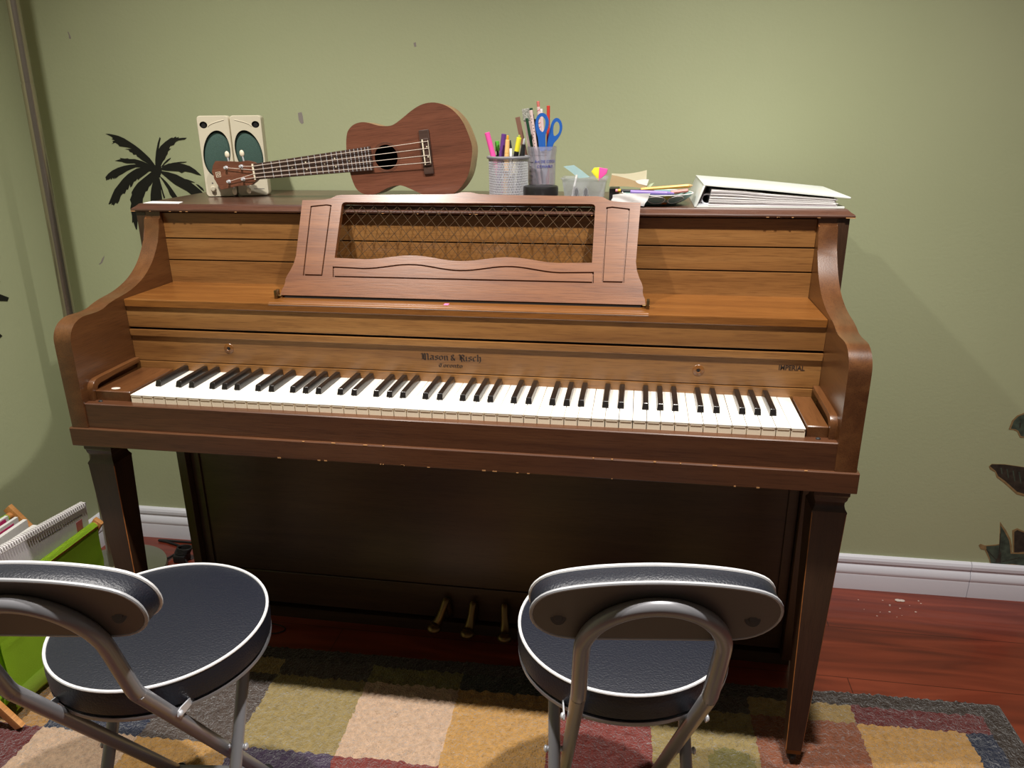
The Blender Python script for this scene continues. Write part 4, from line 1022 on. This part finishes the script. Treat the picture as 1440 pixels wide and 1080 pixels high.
G = 'pencils in the owl bowl'
def pencil(label, p0, p1, body, tip=None, r=.0036):
    segs = [('barrel', 0, .93 if tip == 'sharp' else .86, 1, 1, body)]
    if tip == 'sharp': segs += [('point', .93, 1, 1, .25, 'sharp_wood')]
    elif tip == 'eraser': segs += [('ferrule', .86, .94, 1.05, 1.05, 'gold_ferrule'), ('eraser', .94, 1, .95, .9, 'eraser_pink')]
    return stick('pencil', label, 'pencil', p0, p1, r, segs, G, seg=6)
pencil('black pencil with gold ferrule and pink eraser pointing left from the bowl', (.372, .396, 1.0722), (.2940, .404, 1.0738), 'black_plastic', 'eraser')
stick('pen', 'lilac purple pen lying across the front of the bowl', 'pen', (.3246, .362, 1.0745), (.4110, .368, 1.0715), .0043, [('barrel', 0, .85, 1, 1, 'lilac'), ('tip', .85, 1, .9, .4, 'lilac')])
pencil('sharpened orange pencil lying highest across the bowl toward the binder', (.3450, .414, 1.0752), (.4490, .418, 1.0835), 'pencil_orange', 'sharp')
pencil('yellow pencil at the back of the bowl', (.350, .436, 1.0745), (.4120, .441, 1.0775), 'pencil_yellow')
pencil('dark orange pencil behind the sharpened orange one', (.372, .428, 1.0765), (.4495, .431, 1.0815), 'red', 'sharp')
pencil('short salmon red pencil near the right rim of the bowl', (.405, .386, 1.0720), (.4440, .389, 1.0765), 'salmon', None, .0040)
def papersheet(name, label, cat, corners, m, bulge=.004, n=9, wob=0., t=.0004):
    a, b_, c, d = [Vector(q) for q in corners]; nrm = (b_-a).cross(d-a).normalized(); g = []
    for i in range(n):
        row = []
        for j in range(n):
            u, v = j/(n-1), i/(n-1); p = a*(1-u)*(1-v)+b_*u*(1-v)+c*u*v+d*(1-u)*v
            p = p+nrm*(bulge*math.sin(PI*u)*1.0+wob*math.sin(7*u+3*v)*math.sin(5*v+1))
            row.append(tuple(p))
        g.append(row)
    bb = MB(); bb.sheet(g, t); return tag(bb.build(name, m, smooth=50), label, cat)
papersheet('envelope', 'tan paper envelope folded over the left of the bowl', 'envelope', [(.2790, .432, 1.0795), (.3560, .425, 1.0755), (.3590, .455, 1.0795), (.2830, .460, 1.1010)], M['tan'], .003)
papersheet('cream_paper', 'cream coloured paper sheet rising behind the tan envelope', 'paper', [(.2830, .470, 1.0900), (.3560, .465, 1.0845), (.3560, .498, 1.1085), (.2815, .500, 1.1015)], M['cream_paper'], -.004)
papersheet('paper_scrap', 'pointed white paper scrap on the tan envelope', 'paper', [(.3170, .452, 1.0850), (.3570, .445, 1.0800), (.3610, .452, 1.0925), (.3300, .462, 1.0880)], M['paper'], .002)
papersheet('green_paper', 'small pale green folded paper scrap beside the yellow pencil', 'paper', [(.3560, .430, 1.0760), (.3610, .428, 1.0745), (.3720, .440, 1.0865), (.3620, .442, 1.0830)], M['green_paper'], .001)
papersheet('crumpled_receipt', 'crumpled white receipt hanging over the lid edge behind the music desk', 'receipt', [(.2880, .345, 1.0560), (.3530, .318, 1.0510), (.3640, .322, 1.0755), (.2900, .352, 1.0700)], M['paper'], .004, wob=.003)
b = MB(); b.prism([(-.722, .324), (-.636, .322), (-.645, .352), (-.724, .36)], 'z', ZL, ZL+.0012); tag(b.build('paper_slip', M['paper'], smooth=0), 'white paper slip lying flat on the left front corner of the lid', 'paper')
b = MB(); b.box(-.0190, -.0100, .1690, .1815, .8786, .8793); tag(b.build('sticky_tab', M['pink_tab'], smooth=0), 'tiny pink sticky tab on the shelf below the music desk', 'sticky tab')

# binder
bd = thing('ring_binder', 'thick white ring binder full of pages lying at the right end of the lid', 'binder', (.59, .44, ZL))
Wb = lambda b, n, m, **k: b.build(n, m, bd, local=False, **k)
y0, y1 = .332, .572
b = MB(); b.rings([[(.4530, y0, 1.0492), (.7270, y0, 1.0492), (.7270, y1, 1.0492), (.4530, y1, 1.0492)], [(.4530, y0, 1.0520), (.7270, y0, 1.0520), (.7270, y1, 1.0520), (.4530, y1, 1.0520)]]); Wb(b, 'back_cover', M['cover'], smooth=0)
b = MB(); b.prism([(.4500, 1.0495), (.4535, 1.0493), (.4680, 1.0895), (.4640, 1.0905)], 'y', y0-.001, y1, bev=.001); Wb(b, 'spine', M['cover'], smooth=25)
b = MB(); tp = [(.4640, 1.0900), (.50, 1.0872), (.58, 1.0815), (.66, 1.0740), (.7360, 1.0665)]
b.prism(tp+[(x, z+.0032) for x, z in reversed(tp)], 'y', y0-.001, y1+.002, bev=.0008); Wb(b, 'front_cover', M['cover'], smooth=25)
b = MB(); rr = random.Random(8)
NP = 21
for k in range(NP):
    f = k/(NP-1); za = 1.0524+f*.0290; zb = 1.0524+f*.0128; x1 = .716-rr.uniform(0, .012)-.004*f
    pts = []
    for j in range(15):
        u = j/14; x = .4760+.004*f+(x1-.476)*u
        z = za+(zb-za)*u + .0022*math.sin(PI*min(1, u*2.2))*(f-.3)*(1 if u < .45 else .4)+rr.uniform(-.0002, .0002)
        pts.append((x, z))
    b.prism(pts+[(x, z+.0011) for x, z in reversed(pts)], 'y', y0+.002+rr.uniform(-.002, .002), y1-.006, mi=0 if k % 3 else 1)
Wb(b, 'pages', [M['paper'], M['paper2']], smooth=30)
b = MB(); b.box(.4560, .4780, y0+.004, y1-.01, 1.0521, 1.0550, bev=.0008)
for yy in (y0+.012, y0+.12, y1-.02): b.tube([(.4735+.0105*math.cos(t), yy, 1.0640+.0095*math.sin(t)) for t in [2*PI*k/20 for k in range(20)]], .0017, closed=True, seg=8)
Wb(b, 'ring_mechanism', M['bright'])
b = MB(); b.prism([(.4570, 1.0521), (.4610, 1.0521), (.4710, 1.0880), (.4685, 1.0885)], 'y', y0+.01, y1-.006); Wb(b, 'lining', M['cover_in'], smooth=0)

# ================================================================ WALL DECALS
PALM = [[[-133,92],[-123,92],[-111,90],[-98,87],[-83,81],[-70,73],[-56,64],[-43,54],[-31,43],[-19,31],[-11,19],[-6,11],[-5,0],[-18,11],[-29,19],[-42,26],[-50,33],[-54,35],[-56,40],[-64,40],[-66,45],[-73,47],[-75,52],[-85,54],[-65,55],[-78,58],[-100,61],[-102,65],[-110,70],[-121,67],[-115,70],[-117,74],[-109,75],[-118,79],[-114,81],[-118,85],[-126,89]],[[-119,25],[-110,27],[-102,29],[-104,32],[-90,30],[-82,31],[-78,29],[-63,29],[-54,27],[-43,24],[-29,18],[-18,11],[-8,0],[-25,8],[-42,11],[-57,14],[-65,18],[-74,18],[-86,18],[-95,20],[-100,22],[-109,23]],[[-155,-17],[-145,-8],[-132,0],[-115,7],[-96,12],[-77,15],[-53,16],[-30,11],[-11,0],[-26,0],[-52,8],[-64,8],[-76,4],[-90,-1],[-103,-8],[-115,-13],[-127,-21],[-127,-17],[-131,-22],[-134,-18],[-140,-24],[-140,-20],[-149,-24],[-151,-23],[-154,-26]],[[-160,-87],[-153,-76],[-144,-62],[-134,-48],[-120,-35],[-106,-22],[-90,-10],[-74,-1],[-61,5],[-46,8],[-25,8],[-12,-2],[-27,-2],[-40,-10],[-57,-20],[-62,-24],[-64,-20],[-69,-26],[-75,-28],[-83,-40],[-88,-43],[-88,-35],[-96,-49],[-100,-48],[-107,-59],[-113,-59],[-120,-65],[-127,-78],[-133,-85],[-139,-83],[-146,-91],[-147,-87],[-152,-89],[-149,-83],[-156,-87]],[[-92,-153],[-94,-145],[-96,-133],[-100,-136],[-97,-117],[-98,-97],[-93,-84],[-95,-75],[-87,-62],[-87,-56],[-78,-45],[-65,-32],[-48,-21],[-31,-10],[-18,-2],[-7,-8],[-15,-21],[-28,-37],[-34,-41],[-40,-51],[-46,-53],[-53,-66],[-57,-71],[-60,-83],[-68,-100],[-77,-114],[-84,-133],[-89,-153]],[[-38,-89],[-33,-61],[-28,-45],[-21,-29],[-14,-16],[-5,-16],[0,-24],[0,-40],[-2,-56],[-7,-71],[-14,-86],[-24,-91]],[[0,-24],[1,-32],[3,-45],[5,-59],[7,-69],[3,-71],[1,-59],[-1,-42]],[[1,-13],[9,-20],[17,-28],[24,-37],[31,-48],[37,-58],[43,-69],[30,-72],[25,-65],[22,-61],[19,-48],[15,-40],[8,-26],[3,-18]],[[6,-1],[27,-4],[49,-10],[69,-20],[85,-29],[98,-39],[111,-50],[122,-64],[101,-61],[83,-61],[72,-52],[59,-45],[42,-36],[29,-26],[19,-17],[8,-8]],[[66,-20],[77,-22],[91,-27],[98,-30],[85,-29]],[[100,-34],[107,-36],[118,-45],[120,-52],[112,-47]],[[7,2],[14,11],[30,17],[48,20],[66,22],[83,22],[78,20],[60,19],[74,16],[90,11],[104,2],[118,-12],[106,-10],[92,-5],[74,-2],[65,-6],[57,-2],[39,-1],[21,0]],[[11,11],[19,19],[29,27],[40,32],[38,29],[30,23],[21,17],[12,8]],[[-7,8],[-4,27],[2,48],[10,68],[18,83],[20,80],[16,71],[10,53],[17,61],[31,71],[40,76],[47,80],[53,82],[54,80],[63,84],[64,81],[71,83],[69,80],[82,81],[92,81],[87,77],[69,75],[60,71],[54,64],[43,61],[39,54],[44,55],[35,48],[33,42],[28,37],[23,29],[16,23],[10,14],[1,0]],[[-18,11],[-6,11],[10,11],[9,-2],[0,-18],[-12,-18],[-22,-8]]]
def decal(name, label, polys, mats, loc, rz, t=.0006, smooth=0):
    b = MB()
    for k, (pl, mi) in enumerate(polys):
        e = t+.00004*k
        b.mesh(plate_mesh([[(x/1000, z/1000) for x, z in pl]], e), Matrix(((1, 0, 0, 0), (0, 0, -1, -e/2), (0, 1, 0, 0), (0, 0, 0, 1))), mi)
    o = b.build(name, mats, smooth=0); o.location = loc; o.rotation_euler = (0, 0, rz); tag(o, label, 'wall decal'); return o
# a palm crown; its trunk would be hidden by the piano
decal('palm_decal', 'black palm tree silhouette sticker on the wall behind the speakers', [(p, 0) for p in PALM]+[([(-14, -20), (0, -20), (-4, -120), (-6, -300), (-26, -300), (-20, -120)], 0)], [M['decal_black']], (-.90, wy(-.90)-.0002, 1.096), WROT)
# second palm on the left wall: only its frond tips reach into the frame
LP = [([(-2, 0), (20, -6), (60, -26), (100, -46), (134, -55), (120, -62), (80, -52), (40, -34), (8, -12)], 0), ([(0, -6), (24, -20), (58, -48), (100, -72), (149, -100), (142, -108), (112, -100), (92, -96), (50, -66), (16, -30)], 0), ([(-4, -8), (10, -30), (40, -90), (70, -150), (102, -188), (92, -192), (60, -160), (24, -110), (0, -50)], 0),
      ([(-6, 0), (-40, 20), (-90, 24), (-140, 0), (-100, 8), (-50, 4)], 0), ([(-4, -6), (-50, -20), (-100, -60), (-130, -110), (-90, -80), (-40, -40)], 0), ([(0, 0), (10, 40), (50, 80), (90, 88), (60, 60), (30, 30)], 0), ([(-6, 0), (-20, 50), (-60, 90), (-50, 50), (-30, 20)], 0), ([(-10, -10), (6, -10), (2, -200), (-4, -420), (-24, -420), (-16, -200)], 0)]
decal('palm_decal', 'black palm frond tips of a second sticker on the left wall at the frame edge', LP, [M['decal_black']], (XL-.0003, .307, .897), PI/2, t=.0012)
L1 = [(-33, 179), (-30, 202), (-21, 216), (-7, 224), (20, 236), (60, 240), (95, 220), (80, 190), (40, 168), (6, 158), (-4, 159), (-13, 174), (-21, 178)]
L2 = [(-60, 76), (-55, 84), (-25, 85), (21, 80), (70, 66), (110, 40), (90, 10), (60, 2), (36, 0), (18, 4), (3, 17), (-16, 33), (-37, 48), (-43, 62), (-56, 69)]
L3 = [(-44, -149), (-41, -144), (-28, -148), (-8, -144), (4, -141), (-6, -76), (13, -100), (28, -124), (35, -143), (39, -163), (67, -161), (110, -150), (100, -190), (76, -204), (48, -201), (30, -203), (-4, -213), (-12, -188), (-27, -161), (-38, -159)]
L3b = [(27, -99), (38, -92), (55, -99), (90, -110), (84, -160), (68, -163), (42, -168)]
def ins(pl, k):
    cx = sum(p[0] for p in pl)/len(pl); cz = sum(p[1] for p in pl)/len(pl); return [(cx+(x-cx)*k, cz+(z-cz)*k) for x, z in pl]
def ribs(a, bb, n, w, side):   # veins across a leaf
    out = []
    for k in range(n):
        f = (k+.5)/n; x = a[0]+(bb[0]-a[0])*f; z = a[1]+(bb[1]-a[1])*f
        out.append([(x, z), (x+3, z), (x+side[0]*(.4+.6*math.sin(PI*f))+2, z+side[1]*(.4+.6*math.sin(PI*f))), (x+side[0]*(.4+.6*math.sin(PI*f)), z+side[1]*(.4+.6*math.sin(PI*f)))])
    return out
MATS = [M['leaf_edge'], M['leaf_dark'], M['leaf_green']]
loc3 = (1.3, wy(1.3)-.0002, .3)
decal('leaf_decal', 'green leaf wall sticker, highest of the leaf stickers at the right edge', [(L1, 0), (ins(L1, .9), 2)]+[(r, 1) for r in ribs((-20, 196), (80, 215), 6, 2, (4, -26))], MATS, loc3, WROT)
decal('leaf_decal', 'dark ribbed leaf wall sticker, middle one at the right edge', [(L2, 0), ([(-58, 78), (-54, 83), (-25, 84), (21, 79), (70, 65), (106, 40), (88, 14), (60, 7), (36, 6), (18, 11), (5, 22), (-14, 38), (-34, 52), (-42, 65)], 1)]+[(r, 2) for r in ribs((-40, 76), (90, 50), 9, 2, (12, -34))], MATS, loc3, WROT)
decal('leaf_decal', 'pale green five-pointed leaf wall sticker touching the right baseboard', [(L3b, 0), ([(33, -103), (39, -97), (55, -103), (86, -113), (80, -156), (44, -164)], 1), (L3, 0), ([(-26, -150), (-6, -147), (6, -143), (-3, -86), (11, -106), (25, -128), (31, -146), (36, -167), (66, -166), (104, -154), (96, -188), (74, -200), (46, -197), (30, -199), (-2, -208), (-10, -186), (-22, -163)], 2)]
      + [(q, 1) for q in ([(12, -196), (14, -196), (2, -110), (0, -110)], [(12, -196), (13, -194), (-24, -158), (-25, -160)], [(12, -197), (13, -195), (60, -176), (60, -178)], [(4, -196), (18, -196), (12, -160)])], MATS, loc3, WROT)

# ================================================================ CAMERA, LIGHT
cam = bpy.data.cameras.new('camera'); co = bpy.data.objects.new('camera', cam); C.objects.link(co)
yaw, pit, rol, f = .16487283, -.33351812, -.01010502, 1079.5995
co.location = (.34598429, -1.23154652, 1.21670783)
fwd = Vector((-math.sin(yaw)*math.cos(pit), math.cos(yaw)*math.cos(pit), math.sin(pit)))
right = Vector((math.cos(yaw), math.sin(yaw), 0)); upv = right.cross(fwd)
r2 = math.cos(rol)*right+math.sin(rol)*upv; u2 = -math.sin(rol)*right+math.cos(rol)*upv
co.rotation_euler = Matrix((r2, u2, -fwd)).transposed().to_euler()
cam.sensor_fit = 'HORIZONTAL'; cam.sensor_width = 36; cam.lens = f/1440*36; cam.clip_start = .02
bpy.context.scene.camera = co

def spot(name, loc, W_, col, size=150, blend=.7, radius=.03, target=None):
    l = bpy.data.lights.new(name, 'SPOT'); l.energy = W_; l.color = col; l.spot_size = math.radians(size); l.spot_blend = blend; l.shadow_soft_size = radius
    o = bpy.data.objects.new(name, l); C.objects.link(o); o.location = loc
    if target: o.rotation_euler = (Vector(target)-Vector(loc)).to_track_quat('-Z', 'Y').to_euler()
    return o
WARM = (1., .955, .90)
spot('downlight', (LIGHTS[0][0], LIGHTS[0][1], ZC-.012), 148, WARM, 130, 1., .03)
spot('downlight', (LIGHTS[1][0], LIGHTS[1][1], ZC-.012), 185, WARM, 130, 1., .03)
w = bpy.data.worlds.new('room_ambient'); bpy.context.scene.world = w; w.use_nodes = True
w.node_tree.nodes['Background'].inputs['Color'].default_value = (1., .93, .82, 1); w.node_tree.nodes['Background'].inputs['Strength'].default_value = .1

vs = bpy.context.scene.view_settings
bpy.context.scene.display_settings.display_device = 'sRGB'
vs.view_transform = 'Standard'; vs.look = 'None'; vs.exposure = 0.; vs.gamma = 1.; vs.use_curve_mapping = False
